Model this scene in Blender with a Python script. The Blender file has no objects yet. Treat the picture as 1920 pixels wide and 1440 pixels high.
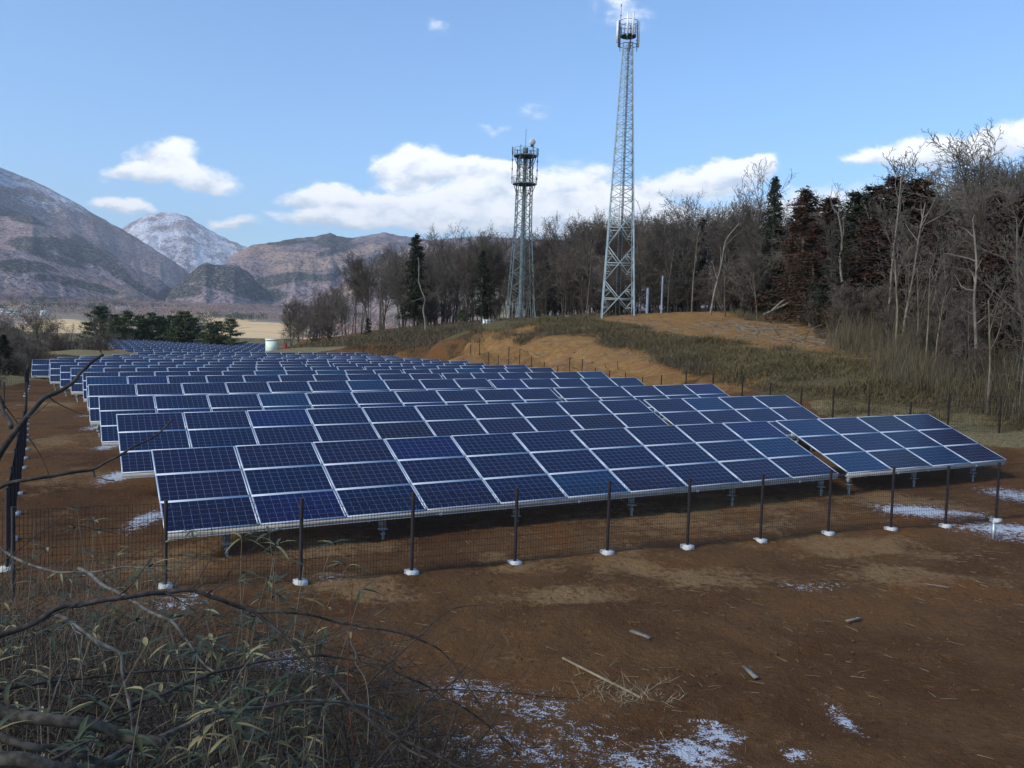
import bpy, math, random
import numpy as np
from mathutils import Matrix, Vector
random.seed(7); RNG = np.random.default_rng(7)
S = bpy.context.scene
COL = S.collection
R_ = math.radians
# ------------------------------------------------------------------ camera
F = 1621.56; PITCH = 0.0568281; ROLL = 0.0318728
_fw = np.array([0, math.cos(PITCH), -math.sin(PITCH)]); _r = np.array([1., 0, 0]); _d = np.cross(_fw, _r)
_r2 = math.cos(ROLL)*_r - math.sin(ROLL)*_d; _d2 = np.cross(_fw, _r2)
RC = np.array([_r2, _d2, _fw])
cam = bpy.data.cameras.new('camera'); cam.sensor_width = 36; cam.lens = 36*F/1920; cam.clip_start = .1; cam.clip_end = 60000
co = bpy.data.objects.new('camera', cam); COL.objects.link(co); S.camera = co
M = Matrix.Identity(4)
for i in range(3):
    M[i][0] = _r2[i]; M[i][1] = -_d2[i]; M[i][2] = -_fw[i]
co.matrix_world = M
def at(px, py, d):                       # photo pixel + distance ahead -> point in the world
    q = RC.T @ np.array([(px-960)/F, (py-720)/F, 1.0])
    return q*(d/q[1])
def px_of(P):
    q = RC @ np.asarray(P, float); return 960+F*q[0]/q[2], 720+F*q[1]/q[2]
# ------------------------------------------------------------------ world, sun, exposure
SUN_EL, SUN_AZ = R_(34), R_(234)          # azimuth measured clockwise from +Y
SKY = 0.15
W = bpy.data.worlds.new('World'); S.world = W; W.use_nodes = True
class NT:
    def __init__(s, nt): s.nt = nt; s.n = nt.nodes; s.l = nt.links
    def new(s, t, **k):
        o = s.n.new(t)
        for a, b in k.items(): setattr(o, a, b)
        return o
    def put(s, node, i, v):
        if v is None: return
        if isinstance(v, bpy.types.NodeSocket): s.l.new(v, node.inputs[i])
        else:
            if isinstance(v, (tuple, list)) and node.inputs[i].type == 'RGBA' and len(v) == 3: v = (*v, 1)
            node.inputs[i].default_value = v
    def math(s, op, a, b=None, c=None, clamp=False):
        m = s.new('ShaderNodeMath', operation=op); m.use_clamp = clamp
        for i, v in enumerate((a, b, c)): s.put(m, i, v)
        return m.outputs[0]
    def vmath(s, op, a, b=None, out=0):
        m = s.new('ShaderNodeVectorMath', operation=op)
        for i, v in enumerate((a, b)): s.put(m, i, v)
        return m.outputs[out]
    def mix(s, f, a, b, mode='MIX'):
        m = s.new('ShaderNodeMix', data_type='RGBA', blend_type=mode)
        s.put(m, 0, f); s.put(m, 6, a); s.put(m, 7, b); return m.outputs[2]
    def noise(s, vec, scale, detail=4, rough=.55, out=0, dist=0):
        m = s.new('ShaderNodeTexNoise'); s.put(m, 'Vector', vec); s.put(m, 'Scale', scale); s.put(m, 'Detail', detail); s.put(m, 'Roughness', rough); s.put(m, 'Distortion', dist)
        return m.outputs[out]
    def ramp(s, f, lo, hi, a=0., b=1., smooth=True):
        m = s.new('ShaderNodeMapRange', interpolation_type='SMOOTHSTEP' if smooth else 'LINEAR')
        for i, v in enumerate((f, lo, hi, a, b)): s.put(m, i, v)
        return m.outputs[0]
    def scale(s, v, k): 
        m = s.new('ShaderNodeVectorMath', operation='MULTIPLY'); s.put(m, 0, v); s.put(m, 1, k); return m.outputs[0]
w = NT(W.node_tree); w.n.clear()
sky = w.new('ShaderNodeTexSky', sky_type='NISHITA'); sky.sun_disc = False; sky.sun_elevation = SUN_EL; sky.sun_rotation = SUN_AZ
sky.air_density = 1.0; sky.dust_density = .6; sky.ozone_density = 1.6; sky.altitude = 400
tc = w.new('ShaderNodeTexCoord').outputs['Generated']
sx = w.new('ShaderNodeSeparateXYZ'); w.l.new(tc, sx.inputs[0])
yy = w.math('MAXIMUM', sx.outputs[1], .02)
cu = w.new('ShaderNodeCombineXYZ'); w.put(cu, 0, w.math('DIVIDE', sx.outputs[0], yy)); w.put(cu, 1, w.math('DIVIDE', sx.outputs[2], yy)); uv = cu.outputs[0]
warp = w.vmath('SUBTRACT', w.noise(w.scale(uv, (1, 1.5, 1)), 9, 7, .6, out=1), (.5, .5, .5))
warp2 = w.vmath('SUBTRACT', w.noise(w.scale(uv, (1, 1.3, 1)), 38, 5, .6, out=1), (.5, .5, .5))
uvw = w.vmath('ADD', w.vmath('ADD', uv, w.scale(warp, (.085, .055, 0))), w.scale(warp2, (.016, .013, 0)))
BL = [(305,292,66,30,1),(350,325,95,24,.95),(262,326,62,18,.8),(222,388,55,18,.9),(445,422,56,14,.7),(395,345,70,16,.5),
 (795,305,78,34,1.15),(760,322,60,26,1),(880,318,95,26,1),(600,368,66,25,1),(690,384,100,26,.9),(820,375,150,36,.85),(950,352,100,40,.85),(640,412,120,20,.8),(900,408,190,28,1),(1085,338,90,46,.6),(1060,388,120,30,.9),(1160,372,90,26,.9),(790,430,220,18,.55),
 (1310,338,100,24,1.1),(1385,320,58,26,1.1),(1430,308,32,20,.9),(1245,352,66,15,.8),(1735,285,70,30,1),(1640,294,66,20,.8),(1850,286,80,30,.85),(1885,262,60,24,.9),(1500,420,330,60,.55),(1200,430,250,50,.6),(1800,400,260,70,.5),
 (1005,216,38,18,.30),(922,228,50,13,.27),(812,45,40,26,.17),(1165,22,64,44,.30)]
acc = None; shd = None
for (cx, cy, rx, ry, st) in BL:
    c = at(cx, cy, 1.); 
    d = w.scale(w.vmath('SUBTRACT', uvw, (c[0], c[2], 0)), (F/rx/1.25, F/ry/1.25, 0))
    ln = w.vmath('LENGTH', d, out=1)
    f = w.math('MULTIPLY', w.math('SUBTRACT', 1, ln, clamp=True), st)
    sp = w.new('ShaderNodeSeparateXYZ'); w.l.new(d, sp.inputs[0])
    g = w.math('MULTIPLY', f, sp.outputs[1])
    acc = f if acc is None else w.math('ADD', acc, f)
    shd = g if shd is None else w.math('ADD', shd, g)
fine = w.noise(w.scale(uv, (1, 1.6, 1)), 30, 8, .62)
dens = w.math('ADD', acc, w.math('MULTIPLY', w.math('SUBTRACT', fine, .5), .85))
mask = w.math('MULTIPLY', w.ramp(dens, .06, .54), w.ramp(acc, .02, .16))
lift = w.math('DIVIDE', shd, w.math('ADD', acc, .15))
lum = w.ramp(w.math('ADD', lift, w.math('MULTIPLY', w.math('SUBTRACT', fine, .5), 1.5)), -.5, .22)
CLOUD_LO, CLOUD_HI = (.50, .585, .70), (1.0, 1.0, 1.0)
ccol = w.mix(lum, CLOUD_LO, CLOUD_HI)
b1 = w.new('ShaderNodeBackground'); w.put(b1, 1, SKY)
tint = w.mix(1.0, sky.outputs[0], (.78, .98, 1.16), 'MULTIPLY'); w.put(b1, 0, tint)
b2 = w.new('ShaderNodeBackground'); w.put(b2, 0, ccol); w.put(b2, 1, 1.12)
ms = w.new('ShaderNodeMixShader'); w.l.new(w.math('MULTIPLY', mask, .96), ms.inputs[0]); w.l.new(b1.outputs[0], ms.inputs[1]); w.l.new(b2.outputs[0], ms.inputs[2])
ow = w.new('ShaderNodeOutputWorld'); w.l.new(ms.outputs[0], ow.inputs[0])
sl = bpy.data.lights.new('sun', 'SUN'); sl.energy = 2.5; sl.angle = R_(9); sl.color = (1, .94, .85)
so = bpy.data.objects.new('sun', sl); COL.objects.link(so)
sd = Vector((math.sin(SUN_AZ)*math.cos(SUN_EL), math.cos(SUN_AZ)*math.cos(SUN_EL), math.sin(SUN_EL)))
so.rotation_euler = sd.to_track_quat('Z', 'Y').to_euler(); so.location = (0, 0, 60)
S.view_settings.view_transform = 'Standard'; S.view_settings.look = 'None'; S.view_settings.exposure = 0.46; S.view_settings.gamma = 1
S.cycles.use_denoising = True; S.cycles.max_bounces = 5; S.cycles.diffuse_bounces = 2; S.cycles.glossy_bounces = 3; S.cycles.volume_bounces = 0
S.cycles.transparent_max_bounces = 8
# ------------------------------------------------------------------ helpers
def tag(o, label=None, cat=None, group=None, kind=None):
    if label: o['label'] = label
    if cat: o['category'] = cat
    if group: o['group'] = group
    if kind: o['kind'] = kind
    return o
def me_build(name, V, F_, mats, smooth=False, mi=None):
    """V (n,3), F_ (m,k) one arity, or list of such arrays"""
    if not isinstance(F_, list): F_ = [F_]
    F_ = [np.asarray(f, np.int32) for f in F_ if len(f)]
    me = bpy.data.meshes.new(name); V = np.asarray(V, np.float32)
    me.vertices.add(len(V)); me.vertices.foreach_set('co', V.ravel())
    li = np.concatenate([f.ravel() for f in F_]); tot = np.concatenate([np.full(len(f), f.shape[1], np.int32) for f in F_])
    st = np.concatenate([[0], np.cumsum(tot)[:-1]]).astype(np.int32)
    me.loops.add(len(li)); me.loops.foreach_set('vertex_index', li)
    me.polygons.add(len(tot)); me.polygons.foreach_set('loop_start', st); me.polygons.foreach_set('loop_total', tot)
    if smooth: me.polygons.foreach_set('use_smooth', np.ones(len(tot), bool))
    for m in (mats if isinstance(mats, (list, tuple)) else [mats]): me.materials.append(m)
    if mi is not None: me.polygons.foreach_set('material_index', np.asarray(mi, np.int32))
    me.update(); return me
def ob(name, me, parent=None, loc=None):
    o = bpy.data.objects.new(name, me); COL.objects.link(o)
    if parent is not None: o.parent = parent
    if loc is not None: o.location = [float(v) for v in loc]
    return o
def empty(name, loc=(0, 0, 0), rz=0):
    o = bpy.data.objects.new(name, None); COL.objects.link(o); o.location = [float(v) for v in loc]; o.rotation_euler = (0, 0, rz); o.empty_display_size = .2
    return o
class MB:
    def __init__(s): s.V = []; s.Q = []; s.T = []; s.n = 0; s.mq = []
    def add(s, V, Q=None, T=None, m=0):
        V = np.asarray(V, float)
        if Q is not None: Q = np.asarray(Q)+s.n; s.Q.append(Q); s.mq.append(np.full(len(Q), m))
        if T is not None: s.T.append(np.asarray(T)+s.n)
        s.V.append(V); s.n += len(V)
    def box(s, c, half, X=(1, 0, 0), Y=(0, 1, 0), Z=(0, 0, 1), m=0, taper=1.):
        c = np.asarray(c, float); X, Y, Z = [np.asarray(a, float) for a in (X, Y, Z)]
        V = []
        for dz in (-1, 1):
            k = taper if dz > 0 else 1
            for dx, dy in ((-1, -1), (1, -1), (1, 1), (-1, 1)): V.append(c+X*half[0]*dx*k+Y*half[1]*dy*k+Z*half[2]*dz)
        s.add(V, [(3, 2, 1, 0), (4, 5, 6, 7), (0, 1, 5, 4), (1, 2, 6, 5), (2, 3, 7, 6), (3, 0, 4, 7)], m=m)
    def bar(s, a, b, r, k=6, r2=None, m=0):
        segs(s, np.array([[*a, *b, r, r if r2 is None else r2]]), k, caps=True, m=m)
    def tube(s, P, r, k=6, m=0):
        P = np.asarray(P, float); n = len(P); r = np.broadcast_to(r, (n,))
        T = np.gradient(P, axis=0); T /= np.linalg.norm(T, axis=1)[:, None]+1e-9
        ref = np.array([0, 0, 1.]) if abs(T[:, 2]).mean() < .8 else np.array([1., 0, 0])
        A = np.cross(T, ref); A /= np.linalg.norm(A, axis=1)[:, None]+1e-9; B = np.cross(T, A)
        th = np.arange(k)*2*np.pi/k
        V = P[:, None]+r[:, None, None]*(A[:, None]*np.cos(th)[None, :, None]+B[:, None]*np.sin(th)[None, :, None])
        i = np.arange(n-1)[:, None]*k; j = np.arange(k)[None]; j2 = (j+1) % k
        Q = np.stack([i+j, i+j2, i+k+j2, i+k+j], -1).reshape(-1, 4)
        s.add(V.reshape(-1, 3), Q, m=m)
    def me(s, name, mats, smooth=False):
        V = np.concatenate(s.V); L = []
        mi = None
        if s.Q: L.append(np.concatenate(s.Q)); mi = np.concatenate(s.mq)
        if s.T: L.append(np.concatenate(s.T)); mi = np.concatenate([mi if mi is not None else np.zeros(0), np.zeros(len(L[-1]))])
        return me_build(name, V, L, mats, smooth, mi)
    def ob(s, name, mats, parent=None, loc=None, smooth=False): return ob(name, s.me(name, mats, smooth), parent, loc)
def segs(mb, A, k=3, caps=False, m=0):
    """A (n,8): p0 p1 r0 r1 -> open frusta"""
    A = np.asarray(A, float); p0, p1 = A[:, :3], A[:, 3:6]; r0, r1 = A[:, 6], A[:, 7]
    T = p1-p0; T /= np.linalg.norm(T, axis=1)[:, None]+1e-9
    ref = np.where(np.abs(T[:, 2:3]) < .9, np.array([[0, 0, 1.]]), np.array([[1., 0, 0]]))
    X = np.cross(T, ref); X /= np.linalg.norm(X, axis=1)[:, None]; Y = np.cross(T, X)
    th = np.arange(k)*2*np.pi/k+.3; D = X[:, None]*np.cos(th)[None, :, None]+Y[:, None]*np.sin(th)[None, :, None]
    V = np.concatenate([p0[:, None]+D*r0[:, None, None], p1[:, None]+D*r1[:, None, None]], 1)
    j = np.arange(k); q = np.stack([j, (j+1) % k, k+(j+1) % k, k+j], -1)
    Q = (np.arange(len(A))*2*k)[:, None, None]+q[None]
    n0 = mb.n; mb.add(V.reshape(-1, 3), Q.reshape(-1, 4), m=m)
    if caps and k == 4:
        b = (np.arange(len(A))*8)[:, None]; mb.add(np.zeros((0, 3)), np.concatenate([b+np.array([3, 2, 1, 0]), b+np.array([4, 5, 6, 7])])-mb.n+n0, m=m)
    elif caps:
        b = (np.arange(len(A))*2*k)[:, None]
        for i in range(1, k-1):
            for o in (0, k): mb.T.append(b+np.array([o, o+i, o+i+1])+n0)
# ------------------------------------------------------------------ materials
def mat(name, col=(.5, .5, .5), rough=.8, metal=0., spec=.3):
    m = bpy.data.materials.new(name); m.use_nodes = True; b = m.node_tree.nodes['Principled BSDF']
    b.inputs['Base Color'].default_value = (*col, 1); b.inputs['Roughness'].default_value = rough; b.inputs['Metallic'].default_value = metal
    b.inputs['Specular IOR Level'].default_value = spec
    return m, NT(m.node_tree), b
def mottled(name, c1, c2, scale=3., rough=.85, metal=0, rnd=.0, detail=5, bump=0., spec=.25, vary=None):
    m, t, b = mat(name, c1, rough, metal, spec)
    tcn = t.new('ShaderNodeTexCoord').outputs['Object']
    n = t.noise(tcn, scale, detail, .6)
    c = t.mix(t.ramp(n, .35, .65), c1, c2)
    if rnd or vary:
        oi = t.new('ShaderNodeObjectInfo').outputs['Random']
        c = t.mix(oi, c, vary if vary else c2) if vary else c
        hv = t.new('ShaderNodeHueSaturation'); t.put(hv, 'Value', t.math('MULTIPLY_ADD', oi, rnd*2, 1-rnd)); t.put(hv, 'Color', c); c = hv.outputs[0]
    t.put(b, 'Base Color', c)
    if bump:
        bp = t.new('ShaderNodeBump'); t.put(bp, 'Strength', bump); t.put(bp, 'Height', n); t.l.new(bp.outputs[0], b.inputs['Normal'])
    return m
M_STEEL = mottled('galvanised_steel', (.42, .46, .47), (.55, .59, .60), 4, .45, .55, spec=.5)
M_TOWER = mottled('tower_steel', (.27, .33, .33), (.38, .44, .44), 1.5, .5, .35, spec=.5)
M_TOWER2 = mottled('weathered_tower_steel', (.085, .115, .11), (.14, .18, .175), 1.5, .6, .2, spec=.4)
M_TDARK = mottled('dark_steel', (.04, .055, .07), (.08, .10, .12), 2, .6, .3)
M_ALU = mottled('aluminium_frame', (.45, .50, .57), (.54, .59, .65), 2, .45, .25, spec=.5)
M_RAIL = mottled('array_rail', (.42, .42, .40), (.52, .52, .50), 3, .6, .1, spec=.5)
M_POST = mottled('brown_fence_post', (.010, .006, .005), (.022, .013, .010), 6, .5)
M_WIRE = mottled('brown_fence_wire', (.014, .008, .006), (.024, .013, .010), 6, .6)
M_LEG = mottled('leg_steel', (.26, .28, .28), (.36, .38, .38), 4, .55, .3)
M_CONC = mottled('concrete_block', (.46, .47, .44), (.62, .62, .58), 9, .9, bump=.2)
M_WHITE = mottled('white_radome', (.75, .76, .76), (.82, .82, .82), 3, .5)
M_CREAM = mottled('pale_green_cabinet', (.70, .78, .62), (.76, .83, .68), 1.5, .6)
# solar glass
M_PV, t, b = mat('solar_glass', (.012, .02, .08), .12, 0, .27)
uvn = t.new('ShaderNodeUVMap'); uvn.uv_map = 'UVMap'
sp = t.new('ShaderNodeSeparateXYZ'); t.l.new(uvn.outputs[0], sp.inputs[0])
def line(c, n, wd):
    fr = t.math('FRACT', t.math('MULTIPLY', c, n)); dd = t.math('ABSOLUTE', t.math('SUBTRACT', fr, .5))
    return t.math('GREATER_THAN', dd, .5-wd)
g = t.math('MAXIMUM', line(sp.outputs[0], 10, .022), line(sp.outputs[1], 6, .022))
bus = t.math('GREATER_THAN', t.math('ABSOLUTE', t.math('SUBTRACT', t.math('FRACT', t.math('MULTIPLY', sp.outputs[1], 18)), .5)), .485)
oi = t.new('ShaderNodeObjectInfo').outputs['Random']
r1 = t.math('FRACT', t.math('MULTIPLY', oi, 17.31)); r2 = t.math('FRACT', t.math('MULTIPLY', oi, 71.7))
c = t.mix(t.ramp(r1, .15, 1.), (.005, .011, .038), (.0095, .0105, .034))
c = t.mix(t.math('GREATER_THAN', r2, .955), c, (.008, .009, .022))
c = t.mix(t.math('LESS_THAN', r2, .07), c, (.006, .025, .066))
c = t.mix(t.math('MULTIPLY', t.math('LESS_THAN', t.math('FRACT', t.math('MULTIPLY', oi, 133.7)), .06), .8), c, (.006, .012, .064))
cell = t.new('ShaderNodeTexWhiteNoise', noise_dimensions='3D')
cv = t.new('ShaderNodeCombineXYZ'); t.put(cv, 0, t.math('FLOOR', t.math('MULTIPLY', sp.outputs[0], 10))); t.put(cv, 1, t.math('FLOOR', t.math('MULTIPLY', sp.outputs[1], 6))); t.put(cv, 2, oi); t.l.new(cv.outputs[0], cell.inputs[0])
c = t.mix(t.math('MULTIPLY', cell.outputs[0], .14), c, (.004, .007, .03))
c = t.mix(t.math('MULTIPLY', bus, .08), c, (.3, .33, .4)); c = t.mix(t.math('MULTIPLY', g, .42), c, (.25, .30, .42))
t.put(b, 'Base Color', c); b.inputs['IOR'].default_value = 1.42
t.put(b, 'Roughness', .16)
# barks and leaves
M_BARK = mottled('grey_bark', (.10, .080, .058), (.185, .155, .115), 1.2, .9, rnd=.25)
M_BARKD = mottled('dark_bark', (.060, .048, .036), (.12, .10, .075), 1.2, .9, rnd=.3)
M_TWIG = mottled('brown_twig', (.086, .071, .055), (.148, .124, .098), .6, .9, rnd=.3)
M_TWIG2 = mottled('red_brown_twig', (.084, .065, .050), (.135, .105, .082), .6, .9, rnd=.3)
M_PALE = mottled('pale_bark', (.13, .115, .09), (.22, .195, .155), 2, .85)
M_SUGI = mottled('rusty_cedar_leaf', (.026, .024, .012), (.070, .026, .015), .45, .9, rnd=.2)
M_SUGID = mottled('dark_cedar_leaf', (.016, .024, .014), (.034, .038, .020), .45, .9, rnd=.2)
M_PINE = mottled('pine_leaf', (.055, .078, .034), (.095, .115, .055), .6, .9, rnd=.25)
M_BR = mottled('branch_bark', (.050, .042, .034), (.15, .135, .115), 18, .85, bump=.4)
M_BRD = mottled('dark_branch_bark', (.020, .016, .013), (.068, .056, .046), 22, .85, bump=.4)
M_LOG = mottled('log_bark', (.030, .025, .019), (.085, .073, .058), 30, .9, bump=.8)
M_SASA = mottled('bamboo_grass_leaf', (.024, .034, .012), (.058, .062, .024), 5, .55, spec=.4)
M_SASAY = mottled('yellow_bamboo_grass_leaf', (.16, .14, .055), (.30, .24, .11), 5, .6)
M_STRAW = mottled('dry_straw', (.22, .17, .10), (.36, .29, .18), 4, .9)
M_DRYST = mottled('dry_stem', (.14, .10, .065), (.22, .17, .11), 3, .9)
def stuffmat(name, cols, scale, rough=.9):
    m, t, b = mat(name, cols[0], rough, 0, .2); p = t.new('ShaderNodeNewGeometry').outputs['Position']
    n = t.noise(p, scale, 6, .65); n2 = t.noise(p, scale*6, 3, .6)
    c = t.mix(t.ramp(n, .38, .62), cols[0], cols[1]); c = t.mix(t.math('MULTIPLY', t.ramp(n2, .45, .75), .8), c, cols[2])
    t.put(b, 'Base Color', c); return m
M_UNDER = stuffmat('undergrowth', ((.12, .095, .045), (.09, .066, .036), (.22, .17, .085)), .35)
M_GREENC = stuffmat('green_cover', ((.092, .082, .036), (.13, .096, .044), (.22, .17, .085)), .45)
M_TALL = stuffmat('tall_dry_brush', ((.098, .082, .055), (.072, .060, .045), (.175, .148, .10)), .3)
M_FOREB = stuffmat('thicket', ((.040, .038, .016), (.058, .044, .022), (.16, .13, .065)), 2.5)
# ------------------------------------------------------------------ field geometry
AZ = 0.4708453; TI = 0.3860105; PW = 1.675; SL = 3.0
UH = np.array([math.cos(AZ), math.sin(AZ), 0]); NH = np.array([-math.sin(AZ), math.cos(AZ), 0])
def frame(el):
    u = np.array([math.cos(AZ)*math.cos(el), math.sin(AZ)*math.cos(el), math.sin(el)]); wv = np.cross(u, NH)
    return u, math.cos(TI)*NH+math.sin(TI)*wv
FIT = [([-6.13,15.26,-3.728,.019,.016,.341,-.002],4),([-9.163,20.277,-3.554,.018,.021,.188,-.007],4),([-12.091,25.412,-3.552,.017,.023,.156,.007],5),
([-14.87,30.384,-3.535,.02,.017,.12,-.052],5),([-17.523,35.6,-3.565,.017,.018,.13,.009],6),([-20.227,40.707,-3.674,.018,.022,.12,.015],6),
([-23.325,45.617,-3.755,.017,.023,.13,-.012],7),([-26.532,50.649,-3.892,.018,.017,.247,.037],7),([-29.56,55.162,-3.942,.018,.018,.3,0.],8)]
TABLES = []      # (row, P bottom-left, el, ncol)
for k, (q, n2) in enumerate(FIT):
    P = np.array(q[:3]); u, s_ = frame(q[3]); TABLES.append((k, P, q[3], 10))
    u2, _ = frame(q[4]); TABLES.append((k, P+u*10*PW+u2*q[5]+np.array([0, 0, q[6]]), q[4], n2))
def ray_at_perp(px, py, n): 
    q = at(px, py, 1.); return q*(n/(q@NH))
def extra_row(k, tl, tr, perp):
    A = ray_at_perp(*tl, perp+SL*math.cos(TI)); B = ray_at_perp(*tr, perp+SL*math.cos(TI)); L = np.linalg.norm(B-A)
    el = math.asin((B-A)[2]/L); n = max(11, round((L-.3)/PW)); u, s_ = frame(el); P = A-s_*SL
    TABLES.append((k, P, el, 10)); TABLES.append((k, P+u*(10*PW+.3), el, n-10))
for k, (tl, tr, perp) in enumerate([((92.5,673.2),(815,673.6),68.4),((60.3,673.8),(779,671.4),74.1),((108,669.6),(760,669.4),79.9),((150,667.2),(735,667.6),85.8),((210,664.4),(716,665),91.5),((257,660.2),(693,661.3),97.3)]): extra_row(9+k, tl, tr, perp)
NEAR_N = len(TABLES)
for k in range(9):
    f = k/8; g_ = f**.8
    extra_row(15+k, (213.5-20*f, 651-17.8*g_), (497, 660.5-16.6*g_), 172+7*k)
# ------------------------------------------------------------------ terrain height: control points
CP = []
for (k, P, el, n) in TABLES:
    u, s_ = frame(el); drop = .60 if k < 9 else .62
    for a in ((-1.2, 0, n*PW*.5) if n == 10 else (0, n*PW*.5, n*PW+1.2)):
        CP.append(P+u*a-np.array([0, 0, drop])+NH*.2)
        if k >= 14: CP.append(P+u*a+NH*3.4-np.array([0, 0, .7]))
XYZ = [(0,0,-1.75),(-3,1,-1.6),(-6,3,-1.9),(-1.8,3,-2.45),(-4,5,-2.75),(-7,7,-3.2),(-10,9,-3.6),(-.5,4.4,-3.1),(1,2,-2.5),(2,4,-3.5),(5,4,-4.0),(8,5,-4.3),(0,6,-3.85),(-3,8,-3.75),(-6,10.6,-4.1),
 (-1,9,-4.28),(4,8,-4.33),(9,8,-4.38),(14,9,-4.3),(3,13,-4.33),(10,16,-4.2),(16,16,-4.15),(20,20,-4.0),(26,22,-3.9),(0,-8,-1.2),(-10,-5,-1.0),(10,-6,-3.4),(18,0,-4.0),(-12,12,-4.0),(-16,20,-4.3),(-22,32,-4.5),
 (-5.5,13.8,-4.25),(-1.58,15.9,-4.25),(1.96,17.5,-4.22),(5.5,19.3,-4.2),(9.2,21.1,-4.15),(13,23,-4.1),
 (-32,40,-5.0),(-45,60,-5.6),(-60,100,-7),(-80,150,-9),(-110,210,-12),(-60,30,-5),(-100,80,-8),
 (35,35,-1.0),(45,50,1.5),(60,90,6),(60,150,8),(30,28,-2.6),(45,25,-2),(90,60,6),(110,150,12),(-20,250,-3),(10,190,4),(40,200,6),(-70,250,-6.5),(30,230,0),(80,230,8)]
CP += [np.array(c, float) for c in XYZ]
PXD = [(780,667,79),(800,640,85),(800,612,125),(860,674,71),(875,652,74),(880,630,80),(880,612,118),(960,684,64.5),(968,655,69),(972,627,76),(975,608,98),(975,600,120),
 (1080,697,57.5),(1085,665,62),(1090,622,70),(1095,603,95),(1157,592.5,95),(1157,613,74),(1157,645,64),(1220,713,51),(1225,675,56),(1230,642,63),(1230,607,82),(1233,586,98),
 (1330,728,44.5),(1330,697,48),(1340,652,56),(1345,612,75),(1330,586,94),(1330,590,125),(1450,746,40),(1450,706,44.5),(1450,657,53),(1450,620,65),(1440,598,84),
 (1562,782,35.5),(1560,727,40),(1560,680,46),(1560,636,58),(1570,606,74),(1706,792,33.2),(1700,745,38),(1700,692,44),(1700,645,53),(1700,610,66),(1790,800,33),(1876,805,33.5),(1855,745,38),(1870,690,43.5),(1900,640,51),
 (20,700,62),(100,664,92),(135,657,106),(85,662,106),(205,673,125),(198,653,150),(560,651,125),(640,646,121),(700,641,112),(745,657,97),(560,640,180),(650,628,165),(740,618,150),(505,667,139),(350,676,125),(300,670,152),(420,672,152)]
CP += [at(*p) for p in PXD]
CP = np.array(CP); 
_c2 = 2.0**2
def _phi(d2): return np.sqrt(d2+_c2)
_n = len(CP); _D = ((CP[:, None, :2]-CP[None, :, :2])**2).sum(-1)
_A = np.zeros((_n+3, _n+3)); _A[:_n, :_n] = _phi(_D)+np.eye(_n)*-.25; _A[:_n, _n] = 1; _A[:_n, _n+1:] = CP[:, :2]/100; _A[_n:, :_n] = _A[:_n, _n:].T
_w = np.linalg.solve(_A, np.concatenate([CP[:, 2], [0, 0, 0]]))
def vnoise(x, y, seed=0):
    xi = np.floor(x).astype(np.int64); yi = np.floor(y).astype(np.int64); fx = x-xi; fy = y-yi; fx = fx*fx*(3-2*fx); fy = fy*fy*(3-2*fy)
    def h(a, b_):
        n = (a*374761393+b_*668265263+seed*974711) & 0xffffffff; n = ((n ^ (n >> 13))*1274126177) & 0xffffffff; return ((n ^ (n >> 16)) & 0xffff)/65535.
    return (h(xi, yi)*(1-fx)+h(xi+1, yi)*fx)*(1-fy)+(h(xi, yi+1)*(1-fx)+h(xi+1, yi+1)*fx)*fy
def fbm(x, y, o=4, seed=0):
    s_ = 0; a = .5; 
    for i in range(o): s_ = s_+a*(vnoise(x*2**i, y*2**i, seed+i)-.5); a *= .5
    return s_
def Hnear(x, y):
    x = np.atleast_1d(np.asarray(x, float)); y = np.atleast_1d(np.asarray(y, float)); out = np.empty_like(x)
    for i in range(0, len(x), 20000):
        X = np.stack([x[i:i+20000], y[i:i+20000]], -1); d = ((X[:, None]-CP[None, :, :2])**2).sum(-1)
        out[i:i+20000] = _phi(d)@_w[:_n]+_w[_n]+X@_w[_n+1:]/100
    return out
# far valley + mountains: ridge lines read from the photo, each at its own distance
def prof(pts):
    th = []; e = []
    for px, py in pts:
        q = at(px, py, 1.); th.append(math.atan2(q[0], q[1])); e.append(q[2]/math.hypot(q[0], q[1]))
    return np.array(th), np.array(e)
RIDGES = [ # (profile, distance, front slope, back slope, roughness)
 (prof([(-700,-60),(-300,130),(-120,215),(0,310),(30,322),(62,335),(128,368),(180,400),(240,432),(290,463),(345,500),(380,540),(430,585),(600,640),(2600,700)]), 5600, .42, .5, 60),
 (prof([(-700,240),(-200,330),(0,402),(60,400),(100,425),(150,450),(210,478),(260,500),(300,520),(335,548),(370,580),(600,640),(2600,700)]), 4300, .36, .5, 45),
 (prof([(-700,380),(-200,440),(0,462),(50,470),(120,490),(190,515),(250,540),(300,563),(360,590),(600,640),(2600,700)]), 3300, .30, .5, 30),
 (prof([(-700,700),(150,560),(225,428),(250,412),(275,399),(300,395.5),(325,396),(350,402),(372,416),(400,432),(430,447),(455,457),(500,478),(560,520),(700,600),(2600,700)]), 8800, .50, .6, 70),
 (prof([(-700,700),(250,600),(330,560),(400,508),(440,474),(470,457),(520,450),(560,443),(590,441),(608,436),(620,434),(634,440),(660,443),(690,438),(722,433),(745,438),(800,446),(900,470),(1100,500),(1400,520),(1900,540),(2600,560)]), 4700, .34, .5, 45),
 (prof([(-700,700),(290,600),(320,541),(350,515),(372,497),(386,489),(400,495),(440,492),(468,510),(482,528),(520,556),(560,585),(700,620),(2600,700)]), 3400, .42, .5, 18),
 (prof([(-700,700),(480,600),(520,575),(560,555),(620,540),(680,512),(730,480),(780,450),(900,440),(1100,450),(1900,500),(2600,540)]), 3000, .30, .5, 30),
]
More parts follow.
